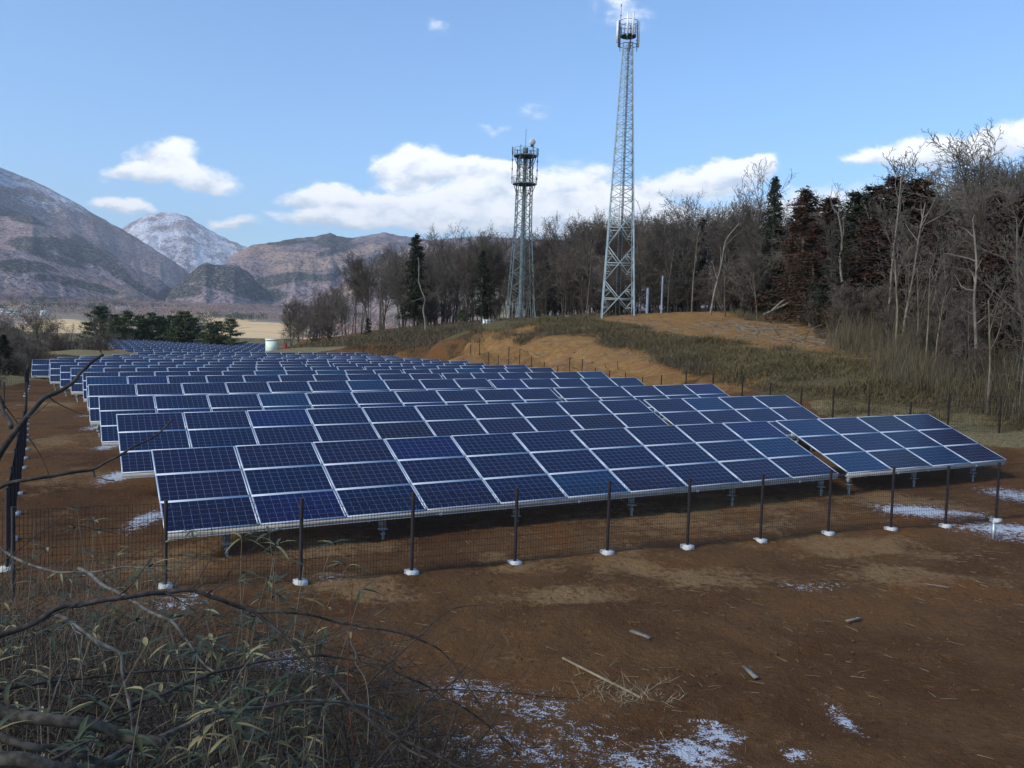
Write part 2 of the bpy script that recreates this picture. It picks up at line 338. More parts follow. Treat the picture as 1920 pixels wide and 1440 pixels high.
def Hfar(x, y):
    r = np.hypot(x, y); th = np.arctan2(x, y)
    e = np.interp(r, [300, 420, 600, 1000, 1400, 2000, 2600, 3600, 20000], [-14, -24, -21, -2, 9, 24, 33, 38, 38])
    h = r*e/F + fbm(x/260, y/260, 4, 3)*8*np.clip((r-900)/1500, 0, 1)
    for i, ((T, E), D, sf, sb, rg) in enumerate(RIDGES):
        el = np.interp(th, T, E); Dd = D*(1+.06*np.sin(th*9+i*2)); hc = el*Dd
        d = r-Dd; sp_ = np.clip(np.abs(d)/900, 0, 1)
        gul = fbm(th*26+i*7+.35*fbm(x/500, y/500, 3, 5), r/2200, 5, 11+i)*rg*4.4*sp_ + fbm(x/420, y/420, 5, 20+i)*rg*1.6*sp_+fbm(x/60, y/60, 3, 2)*6
        ad = np.abs(d); fall = np.where(d < 0, sf, sb)*ad*(.62+.38*ad/(ad+700))*1.15
        h = np.maximum(h, hc-fall+gul-rg*.15)
    return h
def H(x, y):
    x = np.atleast_1d(np.asarray(x, float)); y = np.atleast_1d(np.asarray(y, float)); r = np.hypot(x, y); k = np.clip((r-235)/150, 0, 1); k = k*k*(3-2*k)
    a = np.zeros_like(x); m = k < 1; a[m] = Hnear(x[m], y[m])+fbm(x[m]/1.3, y[m]/1.3, 4, 9)*.14+fbm(x[m]/14, y[m]/14, 2, 4)*.25*np.clip((r[m]-60)/60, 0, 1)
    f = np.zeros_like(x); m = k > 0; f[m] = Hfar(x[m], y[m])
    return a*(1-k)+f*k
def h1(x, y): return float(H(x, y)[0])
def on(px, py, dmax=400, dmin=3):      # first terrain hit along a photo ray
    q = at(px, py, 1.); ds = np.geomspace(dmin, dmax, 500); z = H(q[0]*ds, q[1]*ds); g_ = np.where(q[2]*ds < z)[0]
    d = ds[g_[0]] if len(g_) else dmax
    return q*d
# ------------------------------------------------------------------ ground masks
ZONES = []   # (x,y,type) types: 0 brown field,1 orange soil,2 green cover,3 dark litter,4 dry grass
def zp(t, pts):
    for p in pts:
        q = at(*p); ZONES.append((q[0], q[1], t))
for (k, P, el, n) in TABLES:
    u, s_ = frame(el)
    for a in (-1.5, n*PW*.5, n*PW+1): q = P+u*a; ZONES.append((q[0], q[1], 0))
for q in [(0,9),(5,8),(10,8),(3,13),(10,15),(16,16),(22,18),(-4,12),(-11,16),(-14,22),(-17,28),(28,24)]: ZONES.append((*q, 0))
zp(1, [(850,645,77),(880,640,77),(910,640,76),(950,640,73),(975,635,73),(1030,635,71),(1080,640,65),(1090,632,68),(1130,640,65),(900,655,72),(920,645,73.5),(940,665,67),(1000,655,66),(1020,650,67),(1040,670,62),(1110,665,61),(1560,675,50),(1520,660,53),(200,653,150),(840,668,72),(860,655,74),(960,668,66),(965,650,70),(1080,680,60),(1085,660,62.5),(1150,695,56),(1200,690,55),(1260,705,50),(1180,600,90),(1230,600,85),(1300,600,82),(1400,605,78),(1450,625,64),(1500,650,55),(1250,620,72),(1320,625,68),(1540,665,49),(205,655,128),(1160,665,60),(1370,715,46)])
zp(2, [(830,630,90),(880,620,86),(968,618,82),(1085,612,76),(1200,645,63),(1150,630,68),(1300,665,55),(1400,680,50),(1480,700,45),(1560,720,41),(1620,740,38),(1600,680,45),(1450,670,51),(1330,680,51),(1700,745,38),(1850,745,38)])
zp(3, [(700,630,130),(800,612,120),(900,610,115),(975,603,112),(1100,600,110),(1300,588,110),(1500,600,82),(1600,620,62),(1700,640,52),(1800,680,45),(1900,660,48),(640,640,130),(1800,610,60)])
zp(4, [(120,659,103),(160,660,108),(180,662,108),(135,657,106),(100,662,104),(1700,775,35),(1800,790,34),(1600,760,37),(640,645,122),(560,650,128),(20,700,60)])
for q in [(-30,45),(-40,60),(-50,90),(-60,130),(-3,3),(-6,5),(-9,8),(0,3)]: ZONES.append((*q, 3))
ZN = np.array(ZONES)
SNOW = [(1300,1410,.42,.2,.85),(1345,1378,.25,.16,.85),(1180,1430,.45,.18,.62),(1100,1385,.55,.25,.45),(1000,1400,.8,.35,.45),(1010,1330,.5,.22,.5),(1580,1352,.12,.26,.68),(1490,1415,.16,.1,.72),(880,1300,.8,.2,.5),(900,1400,.8,.3,.4),
 (540,1250,.45,.2,.9),(1500,1100,.45,.14,.45),(1550,1098,.4,.12,.4),(1725,960,1.0,.26,1.25),(1800,962,.7,.16,.9),(1685,957,.6,.18,1.),(1905,930,.9,.5,.8),(1880,990,1.2,.3,.85),(1905,1008,.8,.3,.6),(278,975,.32,.42,.85),(222,893,.42,.5,.95),(200,840,.45,.35,.85),(180,803,.5,.4,.75),(165,780,.6,.4,.55),(330,1130,.35,.2,.6),(370,1118,.3,.15,.5),(620,1085,.3,.15,.4)]
def snow_mask(x, y):
    s_ = np.zeros_like(x)
    for (px, py, rx, ry, st) in SNOW:
        c = on(px, py, 80, 4); s_ = np.maximum(s_, st*np.exp(-(((x-c[0])/rx)**2+((y-c[1])/(ry*2.2))**2)))
    return s_
TAN = [(1250,972,3.2,.8),(1450,945,3.,.8),(1180,1062,1.7,.5),(1330,1085,1.6,.4),(650,1100,1.2,.4),(600,1015,2.2,.5),(330,1050,1.2,.6),(1600,1025,2.2,.5),(1720,1075,1.8,.4),(1010,1055,1.2,.4),(110,830,1.6,1.2),(130,900,1.2,.8),(90,760,2.5,1.5),(1650,940,2.5,.6),(1060,1110,1.,.3)]
def tan_mask(x, y):
    s_ = np.zeros_like(x)
    for (px, py, rx, ry) in TAN:
        c = on(px, py, 80, 4); s_ = np.maximum(s_, np.exp(-(((x-c[0])/rx)**2+((y-c[1])/(ry*2.2))**2)))
    return s_
def polar(r0, r1, nr, t0, t1, nt):
    r = np.geomspace(r0, r1, nr); th = np.linspace(t0, t1, nt); Rr, T = np.meshgrid(r, th, indexing='ij')
    x = (Rr*np.sin(T)).ravel(); y = (Rr*np.cos(T)).ravel()
    i = (np.arange(nr-1)*nt)[:, None]; j = np.arange(nt-1)[None]; Q = np.stack([i+j, i+j+1, i+nt+j+1, i+nt+j], -1).reshape(-1, 4)[:, ::-1]
    return x, y, Q
def cattr(me, name, arr):
    a = me.color_attributes.new(name, 'FLOAT_COLOR', 'POINT'); c = np.ones((len(arr), 4), np.float32); c[:, :arr.shape[1]] = arr; a.data.foreach_set('color', c.ravel())
TA = R_(52)
x, y, Q = polar(1.2, 400, 760, -TA, TA, 620)
z = H(x, y); r = np.hypot(x, y)
wgt = np.zeros((5, len(x)), np.float32); wx = x+fbm(x/2.5, y/2.5, 3, 31)*3.0*np.clip(r/40, .2, 1); wy = y+fbm(x/2.5, y/2.5, 3, 37)*3.0*np.clip(r/40, .2, 1)
for i in range(0, len(x), 40000):
    d2 = (wx[i:i+40000, None]-ZN[None, :, 0])**2+(wy[i:i+40000, None]-ZN[None, :, 1])**2; iv = 1/(d2+.3)**3
    for t_ in range(5): wgt[t_, i:i+40000] = iv[:, ZN[:, 2] == t_].sum(1)
wgt /= wgt.sum(0)
# rough banks: little slumps on the orange cut
z += (fbm(x/.4, y/.4, 4, 91)*.10+fbm(x/.12, y/.12, 2, 93)*.02)*np.clip((40-r)/15, 0, 1)
_perp = -x*math.sin(AZ)+y*math.cos(AZ)+fbm(x/5, y/5, 2, 95)*.8
for _c in (12.2, 10.7, 8.9, 7.5): z -= .045*np.exp(-((_perp-_c)/.16)**2)*(x > -1)*(.6+fbm(x/1.5, y/1.5, 3, 96)*1.5)*(r < 40)
z += wgt[1]*np.clip((r-45)/20, 0, 1)*(fbm(x/.9, y/.9, 4, 77)*.32-np.abs(fbm(x/2.2, y/2.2, 3, 78))*.3)
# rim of vegetation on the crest
ground_me = me_build('ground', np.stack([x, y, z], -1), Q, [], smooth=True)
cattr(ground_me, 'zoneA', np.stack([wgt[1], wgt[2], wgt[3]], -1)); sm = snow_mask(x, y)*(r < 60)
far_fade = np.clip((r-235)/60, 0, 1); tm = tan_mask(x, y)*(r < 60); cattr(ground_me, 'zoneC', np.stack([tm, tm, tm], -1)); cattr(ground_me, 'zoneB', np.stack([sm, wgt[4], far_fade], -1))
M_GROUND, t, b = mat('soil', (.1, .06, .035), .95, 0, .15)
P_ = t.new('ShaderNodeNewGeometry').outputs['Position']
A1 = t.new('ShaderNodeVertexColor', layer_name='zoneA').outputs[0]; B1 = t.new('ShaderNodeVertexColor', layer_name='zoneB').outputs[0]
sa = t.new('ShaderNodeSeparateColor'); t.l.new(A1, sa.inputs[0]); sb_ = t.new('ShaderNodeSeparateColor'); t.l.new(B1, sb_.inputs[0])
n1 = t.noise(P_, .35, 6, .62); n2 = t.noise(P_, 1.6, 6, .65); n3 = t.noise(P_, 9, 5, .65); n4 = t.noise(P_, 45, 3, .6); n5 = t.noise(P_, .9, 5, .6, dist=.6)
c = t.mix(t.ramp(n1, .36, .6), (.112, .050, .017), (.170, .090, .036))
c = t.mix(t.math('MULTIPLY', t.ramp(t.math('ADD', t.math('MULTIPLY', t.new('ShaderNodeVertexColor', layer_name='zoneC').outputs[0], .30), t.math('ADD', t.math('MULTIPLY', n5, .8), t.math('MULTIPLY', t.math('SUBTRACT', n3, .5), .5))), .50, .72), .75), c, (.34, .21, .095))
c = t.mix(t.math('MULTIPLY', t.ramp(n1, .48, .66), .55), c, (.19, .066, .012))
c = t.mix(t.math('MULTIPLY', t.ramp(n3, .55, .75), .45), c, (.27, .175, .075))
c = t.mix(t.math('MULTIPLY', t.ramp(n3, .46, .28), .55), c, (.045, .021, .008))
o1 = t.mix(t.ramp(n2, .35, .62), (.30, .15, .042), (.38, .22, .08)); o1 = t.mix(t.ramp(n5, .52, .66), o1, (.38, .14, .04)); o1 = t.mix(t.math('MULTIPLY', t.ramp(t.math('ADD', t.math('MULTIPLY', n5, .5), t.math('MULTIPLY', n3, .5)), .50, .60), .55), o1, (.20, .145, .085)); o1 = t.mix(t.math('MULTIPLY', t.ramp(n3, .50, .34), .75), o1, (.11, .075, .04))
c = t.mix(t.ramp(t.math('ADD', sa.outputs[0], t.math('MULTIPLY', t.math('SUBTRACT', n2, .5), .8)), .35, .55), c, o1)
g1 = t.mix(t.ramp(n3, .4, .6), (.085, .075, .030), (.18, .135, .065))
c = t.mix(t.ramp(t.math('ADD', sa.outputs[1], t.math('MULTIPLY', t.math('SUBTRACT', n2, .5), .7)), .4, .6), c, g1)
l1 = t.mix(t.ramp(n3, .4, .62), (.05, .034, .018), (.14, .10, .055))
c = t.mix(t.ramp(t.math('ADD', sa.outputs[2], t.math('MULTIPLY', t.math('SUBTRACT', n2, .5), .6)), .4, .6), c, l1)
d1 = t.mix(t.ramp(n3, .4, .62), (.17, .13, .065), (.30, .25, .12))
c = t.mix(t.ramp(t.math('ADD', sb_.outputs[1], t.math('MULTIPLY', t.math('SUBTRACT', n2, .5), .6)), .4, .6), c, d1)
c = t.mix(sb_.outputs[2], c, t.mix(t.ramp(n1, .4, .6), (.09, .07, .04), (.24, .19, .09)))
c = t.mix(t.math('MULTIPLY', t.ramp(n4, .62, .72), .35), c, (.33, .27, .19))
sn = t.math('ADD', sb_.outputs[0], t.math('ADD', t.math('MULTIPLY', t.math('SUBTRACT', n3, .5), 2.2), t.math('MULTIPLY', t.math('SUBTRACT', n4, .5), 2.0)))
sn = t.math('MULTIPLY', t.ramp(sn, .52, .66), t.ramp(sb_.outputs[0], .06, .2))
c = t.mix(sn, c, (.68, .72, .78)); t.put(b, 'Base Color', c)
bp = t.new('ShaderNodeBump'); t.put(bp, 'Strength', 1.); t.put(bp, 'Distance', .14); t.put(bp, 'Height', t.math('ADD', n3, t.math('MULTIPLY', n4, .5))); t.l.new(bp.outputs[0], b.inputs['Normal'])
ground_me.materials.append(M_GROUND)
tag(ob('ground', ground_me), kind='structure')
# hills
x, y, Q = polar(385, 12500, 560, R_(-48), R_(40), 980)
z = H(x, y); r = np.hypot(x, y); z[:980] -= .5
HV = np.stack([x, y, z], -1)
hills_me = me_build('hills', np.stack([x, y, z], -1), Q, [], smooth=True)
th = np.arctan2(x, y)
snowy = np.clip((r-6600)/900, 0, 1)*.8 + np.clip((z-380)/350, 0, 1)*np.clip((r-4700)/400, 0, 1)*np.clip((6600-r)/100, 0, 1)*.62
field = np.clip((2300-r)/300, 0, 1)*(vnoise(x/150, y/90, 5) > .36)
flat_ = np.clip((2300-r)/300, 0, 1)
_q = HV@RC.T; HPX = 960+F*_q[:, 0]/_q[:, 2]; HPY = 720+F*_q[:, 1]/_q[:, 2]
def patch_mask(px, py, rx, ry, ang, rmin, rmax):
    a = R_(ang); u_ = (HPX-px)*math.cos(a)+(HPY-py)*math.sin(a); v_ = -(HPX-px)*math.sin(a)+(HPY-py)*math.cos(a); return np.clip(1.6-np.hypot(u_/rx, v_/ry), 0, 1)*((r > rmin) & (r < rmax))
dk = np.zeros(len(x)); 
for a_ in ((60,457,60,13,4,2500,5400),(150,470,60,20,16,2500,5400),(215,505,50,11,32,2500,5400),(262,538,50,9,32,2500,5400),(45,405,60,12,14,2500,5200),(400,520,75,24,4,2500,4200),(460,545,70,16,10,2500,4200),(350,545,50,14,-10,2500,4200),(620,450,38,13,0,3000,5400),(560,452,50,6,-8,3000,5400),(690,492,70,9,-22,2500,5400),(500,530,60,9,-10,2500,5400),(560,520,70,9,0,2500,5400),(630,470,50,6,-15,2500,5400),(700,520,60,8,-25,2500,5400),(40,500,60,12,5,2500,4000),(130,530,80,10,12,2500,4000),(90,480,70,10,20,2500,5400)): dk = np.maximum(dk, patch_mask(*a_))  # dark patches: conifers, and cloud shadow painted in as forest colour
rd = np.zeros(len(x))
for a_ in ((570,500,70,10,-5,2500,5400),(690,530,90,14,-25,2500,5400),(660,475,80,7,-15,2500,5400),(480,470,50,9,-10,2500,5400),(130,460,60,8,20,2500,5400),(190,540,90,14,12,2500,5400),(540,480,60,8,0,2500,5400)): rd = np.maximum(rd, patch_mask(*a_))  # brownish sunlit zones of the slopes, painted into the forest colour
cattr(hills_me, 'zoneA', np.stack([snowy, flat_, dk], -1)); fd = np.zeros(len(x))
for a_ in ((470,620,95,17,2,400,2600),(110,612,75,12,0,400,2600),(20,581,30,7,0,400,3000),(345,587,60,5,2,400,3000),(250,600,40,6,0,400,3000),(420,603,60,7,4,400,3000),(620,640,80,10,0,400,2600),(800,640,150,14,0,400,2600)): fd = np.maximum(fd, patch_mask(*a_))
cattr(hills_me, 'zoneB', np.stack([rd, fd, rd], -1))
M_HILL, t, b = mat('hill_forest', (.1, .08, .07), 1, 0, .05)
P_ = t.new('ShaderNodeNewGeometry').outputs['Position']
A1 = t.new('ShaderNodeVertexColor', layer_name='zoneA').outputs[0]; sa = t.new('ShaderNodeSeparateColor'); t.l.new(A1, sa.inputs[0])
n0 = t.noise(P_, .0016, 5, .55, dist=.6); n1 = t.noise(P_, .006, 5, .6); n2 = t.noise(P_, .05, 4, .65); n2b = t.noise(P_, .1, 2, .6); n3 = t.noise(P_, .0045, 4, .5, dist=1.2)
c = t.mix(t.ramp(n1, .38, .62), (.26, .19, .195), (.36, .275, .275))
B1 = t.new('ShaderNodeVertexColor', layer_name='zoneB').outputs[0]; sb_ = t.new('ShaderNodeSeparateColor'); t.l.new(B1, sb_.inputs[0])
c = t.mix(t.ramp(n0, .50, .56), c, (.22, .165, .165))
c = t.mix(t.ramp(t.math('ADD', sb_.outputs[0], t.math('MULTIPLY', t.math('SUBTRACT', n1, .5), 1.2)), .4, .7), c, (.40, .27, .21))
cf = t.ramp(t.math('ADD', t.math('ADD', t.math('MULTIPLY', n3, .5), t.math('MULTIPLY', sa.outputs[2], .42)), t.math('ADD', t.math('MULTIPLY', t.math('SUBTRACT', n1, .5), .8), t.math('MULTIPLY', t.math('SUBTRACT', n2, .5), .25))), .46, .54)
c = t.mix(cf, c, t.mix(n2, (.018, .030, .032), (.04, .055, .045)))  # dark green also carries the painted cloud shadow on the slopes
c = t.mix(t.math('MULTIPLY', t.ramp(n2, .52, .38), .75), c, (.055, .045, .045))
c = t.mix(t.math('MULTIPLY', t.ramp(n2b, .48, .66), .5), c, (.46, .38, .34))
sn = t.ramp(t.math('ADD', t.math('MULTIPLY', sa.outputs[0], .5), t.math('ADD', t.math('MULTIPLY', t.math('SUBTRACT', n2, .5), .9), t.math('MULTIPLY', t.math('SUBTRACT', n1, .5), 1.3))), .20, .56)
c = t.mix(t.math('MULTIPLY', sn, t.math('MULTIPLY', t.ramp(sa.outputs[0], .1, .5), .8)), c, (.78, .79, .84))
br = t.new('ShaderNodeTexBrick'); t.put(br, 'Vector', t.vmath('ADD', P_, t.scale(t.noise(P_, .004, 2, .5, out=1), (160, 160, 0)))); t.put(br, 'Scale', .008); t.put(br, 'Mortar Size', .012); t.put(br, 'Color1', (.80, .55, .29)); t.put(br, 'Color2', (.68, .47, .24)); t.put(br, 'Mortar', (.28, .21, .12)); br.inputs['Brick Width'].default_value = 1.1; br.inputs['Row Height'].default_value = .5
nf = t.noise(P_, .0035, 3, .5); fl = t.ramp(t.math('ADD', sb_.outputs[1], t.math('MULTIPLY', t.math('SUBTRACT', n1, .5), 1.2)), .45, .55)
flatc = t.mix(fl, t.mix(t.ramp(n1, .4, .6), t.mix(n2, (.24, .17, .145), (.38, .28, .235)), (.22, .20, .12)), br.outputs[0])
c = t.mix(sa.outputs[1], c, flatc)
t.put(b, 'Base Color', c)
bp = t.new('ShaderNodeBump'); t.put(bp, 'Strength', 1.); t.put(bp, 'Distance', 1); t.put(bp, 'Height', t.math('MULTIPLY', t.math('ADD', t.math('MULTIPLY', n2, 16), t.math('MULTIPLY', t.noise(P_, .0045, 6, .6), 110)), t.math('SUBTRACT', 1, sa.outputs[1]))); t.l.new(bp.outputs[0], b.inputs['Normal'])
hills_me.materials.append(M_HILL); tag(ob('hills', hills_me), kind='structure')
# far side of the sheet, behind and beside the camera
x, y, Q = polar(1.2, 400, 60, TA, 2*math.pi-TA, 60); z = np.interp(np.hypot(x, y), [0, 6, 20, 400], [-1.7, -1.6, -2.5, -4]); 
blend = np.clip((np.minimum(np.abs(np.arctan2(x, y))-TA, 1))/.4, 0, 1); z = H(x, y)*(1-blend)+z*blend
bk = me_build('ground_behind', np.stack([x, y, z-.01], -1), Q, [M_UNDER], smooth=True); tag(ob('terrain', bk), kind='structure')
# ------------------------------------------------------------------ solar tables
def panel_meshes():
    L, Wd, fw, th = PW-.022, SL/3-.010, .027, .038
    x0, x1, y0, y1 = .011, .011+L, .005, .005+Wd
    g_ = MB(); g_.add([(x0+fw, y0+fw, -.004), (x1-fw, y0+fw, -.004), (x1-fw, y1-fw, -.004), (x0+fw, y1-fw, -.004)], [(0, 1, 2, 3)])
    f_ = MB()
    for (a0, a1, b0, b1) in ((x0, x1, y0, y0+fw), (x0, x1, y1-fw, y1), (x0, x0+fw, y0+fw, y1-fw), (x1-fw, x1, y0+fw, y1-fw)):
        f_.box(((a0+a1)/2, (b0+b1)/2, -th/2), ((a1-a0)/2, (b1-b0)/2, th/2))
    f_.add([(x0+fw, y0+fw, -.03), (x1-fw, y0+fw, -.03), (x1-fw, y1-fw, -.03), (x0+fw, y1-fw, -.03)], [(3, 2, 1, 0)])
    gm = g_.me('solar_glass', M_PV); fm = f_.me('panel_frame', M_ALU)
    c_ = MB(); c_.add(g_.V[0], g_.Q[0]); 
    for (a0, a1, b0, b1) in ((x0, x1, y0, y0+fw), (x0, x1, y1-fw, y1), (x0, x0+fw, y0+fw, y1-fw), (x1-fw, x1, y0+fw, y1-fw)): c_.box(((a0+a1)/2, (b0+b1)/2, -th/2), ((a1-a0)/2, (b1-b0)/2, th/2), m=1)
    cm = c_.me('framed_solar_panel', [M_PV, M_ALU])
    for m_ in (gm, cm):
        u_ = m_.uv_layers.new(name='UVMap'); n = len(m_.loops); a = np.full((n, 2), .25, np.float32); a[:4] = [(0, 0), (1, 0), (1, 1), (0, 1)]; u_.data.foreach_set('uv', a.ravel())
    return gm, fm, cm
GM, FM, CM = panel_meshes()
ORD = ['front', 'second', 'third', 'fourth', 'fifth', 'sixth', 'seventh', 'eighth', 'ninth', 'tenth', 'eleventh', 'twelfth', 'thirteenth', 'fourteenth', 'fifteenth']
cap = MB(); cap.bar((0, 0, 0), (0, -.05, 0), .035, 8); CAPM = cap.me('end_cap', M_WHITE)
for ti, (k, P, el, n) in enumerate(TABLES):
    u, s_ = frame(el); nn = np.cross(u, s_); B = Matrix(((u[0], s_[0], nn[0], P[0]), (u[1], s_[1], nn[1], P[1]), (u[2], s_[2], nn[2], P[2]), (0, 0, 0, 1)))
    root = empty('solar_array', (0, 0, 0)); root.matrix_world = B
    side = 'left' if n == 10 and (ti % 2 == 0) else 'right'
    if k < 15: lab = f'{side} table of blue solar panels, {ORD[k]} row from the near fence'; grp = 'solar tables of the near field'
    else: lab = f'{side} table of blue panels, {ORD[k-15]} row of the far field by the pine line'; grp = 'solar tables of the far field'
    tag(root, lab, 'solar array', grp)
    for i in range(n):
        for j in range(3):
            if k < 7:
                o = ob('solar_panel', GM, root); fo = ob('frame', FM, o)
            else: o = ob('solar_panel', CM, root)
            o.location = (i*PW, j*SL/3, 0)
    LW = n*PW
    Bi = np.array(B.inverted())
    def gz(a, yv):      # ground height under local point, as local z along world vertical
        w_ = P+u*a+s_*yv; return w_, h1(w_[0], w_[1])
    if k < 12:
        rb = MB(); rb.box((LW/2, .045, -.04-.055), (LW/2-.02, .03, .055)); rb.box((LW/2, .05, -.153), (LW/2-.02, .05, .005)); rb.ob('front_rail', M_RAIL, root)
        rb = MB(); rb.box((LW/2, 2.3, -.1), (LW/2-.05, .03, .06)); rb.ob('rear_rail', M_RAIL, root)
    if k < 9:
        nl = max(2, round(LW/3.35)+1)
        for yv in (.22, 2.3):
            for q_ in range(nl):
                if k >= 3 and not (q_ == 0): continue
                a = (1.15 if side == 'left' and k < 3 else .35)+q_*(LW-1.5)/(nl-1); wtop, gzz = gz(a, yv); wtop = wtop-nn*.16
                lg = MB(); hgt = wtop[2]-gzz; X = tuple(UH); Y = tuple(NH)
                lg.box(wtop-np.array([0, 0, .10]), (.035, .03, .16), X, Y)                                   # post
                lg.box(wtop-np.array([0, 0, .20])-UH*.075, (.035, .04, .065), X, Y)                              # bracket box
                zc = wtop-np.array([0, 0, .31])-UH*.03; lg.box(zc, (.095, .07, .008), X, Y)                    # base plate
                bot = np.array([wtop[0], wtop[1], gzz-.2])-UH*.02; tp = np.array([bot[0], bot[1], zc[2]])
                lg.bar(bot, tp, .026, 8); 
                fl_ = tp-np.array([0, 0, .10]); lg.bar(fl_-np.array([0, 0, .012]), fl_+np.array([0, 0, .012]), .05, 8)
                me = lg.me('leg', M_LEG); V = np.empty(len(me.vertices)*3); me.vertices.foreach_get('co', V); V = V.reshape(-1, 3)
                V = V@Bi[:3, :3].T+Bi[:3, 3]; me.vertices.foreach_set('co', V.ravel()); me.update(); ob('leg', me, root)
        if k < 3:
            for q_ in range(max(1, n//2)):
                o = ob('end_cap', CAPM, root); o.location = (1.4+q_*2*PW+.6, .05, -.15)
            for a in np.linspace(.8, LW-.8, max(2, round(LW/3.35)+1)):       # rafters under the panels
                rf = MB(); rf.box((a, 1.25, -.19), (.025, 1.2, .03)); rf.ob('rafter', M_RAIL, root)
    if k < 2 and side == 'right':                    # cables drooping across the gap at the front corner
        cb = MB()
        for q_ in range(3):
            tt = np.linspace(0, 1, 9); cb.tube(np.stack([-.55+tt*1.1, np.full(9, .18+q_*.05), -.10-.10*np.sin(tt*np.pi)-.02*q_], -1), .014, 5)
        cb.ob('cable', M_TDARK, root)
# ------------------------------------------------------------------ fences
def fence(pts, label, name='mesh_fence', hgt=1.42, blocks=True, fine=True, spacing=2.03, skip_last=False, group=None):
    root = empty(name, (*pts[0], h1(*pts[0]))); tag(root, label, 'fence', group)
    pos = []
    for a, b_ in zip(pts[:-1], pts[1:]):
        a = np.array(a); b_ = np.array(b_); L = np.linalg.norm(b_-a); m_ = max(1, round(L/spacing))
        for i in range(m_): pos.append(a+(b_-a)*i/m_)
    pos.append(np.array(pts[-1])); zs = H(np.array([p[0] for p in pos]), np.array([p[1] for p in pos])); P0 = np.array(root.location)
    pm = MB(); pm.bar((0, 0, -.1), (0, 0, hgt), .033, 8); pm.bar((0, 0, hgt), (0, 0, hgt+.015), .037, 8); pm = pm.me('post', M_POST, True)
    bmh = MB(); bmh.box((0, 0, -.02), (.105, .105, .08), taper=.97); bmh = bmh.me('footing', M_CONC)
    for p, z_ in list(zip(pos, zs))[:len(pos)-int(skip_last)]:
        o = ob('post', pm, root, np.array([p[0], p[1], z_])-P0); o.rotation_euler = (0, 0, AZ)
        if blocks: ob('footing', bmh, o)
    for i in range(len(pos)-1):
        a = np.array([*pos[i], zs[i]])-P0; b_ = np.array([*pos[i+1], zs[i+1]])-P0; m_ = MB(); L = np.linalg.norm(b_-a); nv = int(L/(.055 if fine else .11)); rr = .0036 if fine else .0045
        t_ = (np.arange(nv)+.5)/nv; A = a+(b_-a)*t_[:, None]; up = np.array([0, 0, 1.])
        segs(m_, np.concatenate([A+up*.04, A+up*(hgt-.04), np.full((nv, 2), rr)], 1), 3)
        hs = np.linspace(.04, hgt-.04, 12 if fine else 7); Hh = np.array([np.concatenate([a+up*h_, b_+up*h_, [rr*1.1, rr*1.1]]) for h_ in hs]); segs(m_, Hh, 3)
        m_.ob('mesh_panel', M_WIRE, root)
def an(a, n): q = UH*a+NH*n; return (float(q[0]), float(q[1]))
fence([an(1.35, 14.83), an(3.4, 14.24), an(5.34, 14.17), an(7.4, 14.19), an(9.37, 14.06), an(11.27, 13.97), an(13.08, 13.8), an(14.95, 13.69), an(16.59, 13.39), an(18.34, 13.3), an(20.19, 13.29), an(31.5, 13.0)], 'brown wire mesh fence on white blocks running along the front row of panels', spacing=1.87)
fence([an(-1.0, 17.0), an(-1.36, 32), an(-1.9, 46), an(-4.0, 50.5)], 'brown mesh fence running away along the left ends of the panel rows', fine=False)
fence([an(-7, 15.7), an(-.8, 14.95), an(1.33, 14.83)], 'brown mesh fence corner behind the branches at the left edge', fine=True, blocks=False, skip_last=True)
fence([an(-10, 55.5), an(-2.5, 58.5), an(-2.7, 68), an(-3.3, 80)], 'brown mesh fence beside the brush left of the far panel rows', fine=False)
fence([an(37, 20.2), an(31.34, 20.73), an(29.3, 21.4), an(27.2, 21.4), an(27.15, 23.2), an(27.6, 27.1), an(28.1, 31.3), an(28.4, 38), an(29, 44), an(29.7, 51.5), an(30.1, 58), an(30.6, 70)], 'brown mesh fence at the foot of the cut bank behind the panel rows', fine=False, blocks=False)
pA = on(178, 664, 130, 60); q1 = at(181, 655, 112); q2 = at(190, 662, 103)
fence([(float(q1[0]), float(q1[1])), (float(q2[0]), float(q2[1]))], 'dark mesh fence seen end on beside the orange soil at the far field', fine=False, blocks=False)
# ------------------------------------------------------------------ towers
def lattice(mb, w0, w1, h0, h1_, n, r, big=True, rot=0):
    """braced square lattice from height h0 to h1 with n panels"""
    hs = np.linspace(h0, h1_, n+1)
    def cs(h_):
        w_ = np.interp(h_, [h0, h1_], [w0, w1])/2
        return [np.array([sx_*w_, sy_*w_, h_]) for sx_, sy_ in ((-1, -1), (1, -1), (1, 1), (-1, 1))]
    for a, b_ in zip(hs[:-1], hs[1:]):
        A, B = cs(a), cs(b_)
        for i in range(4):
            j = (i+1) % 4
            mb.bar(A[i], B[j], r, 4); mb.bar(A[j], B[i], r, 4)
            if big:
                mid = cs((a+b_)/2); mb.bar(mid[i], mid[j], r*1.1, 4)
                for t0 in (.25, .75):
                    e = cs(a+(b_-a)*t0); kx = t0 if t0 < .5 else 1-t0
                    for (p, q_) in ((i, j), (j, i)):
                        pd = A[p]+(B[q_]-A[p])*t0 if t0 < .5 else A[q_]+(B[p]-A[q_])*t0
                        mb.bar(e[p], pd, r*.7, 4); mb.bar(mid[p], pd, r*.6, 4)
            else: mb.bar(B[i], B[j], r, 4)
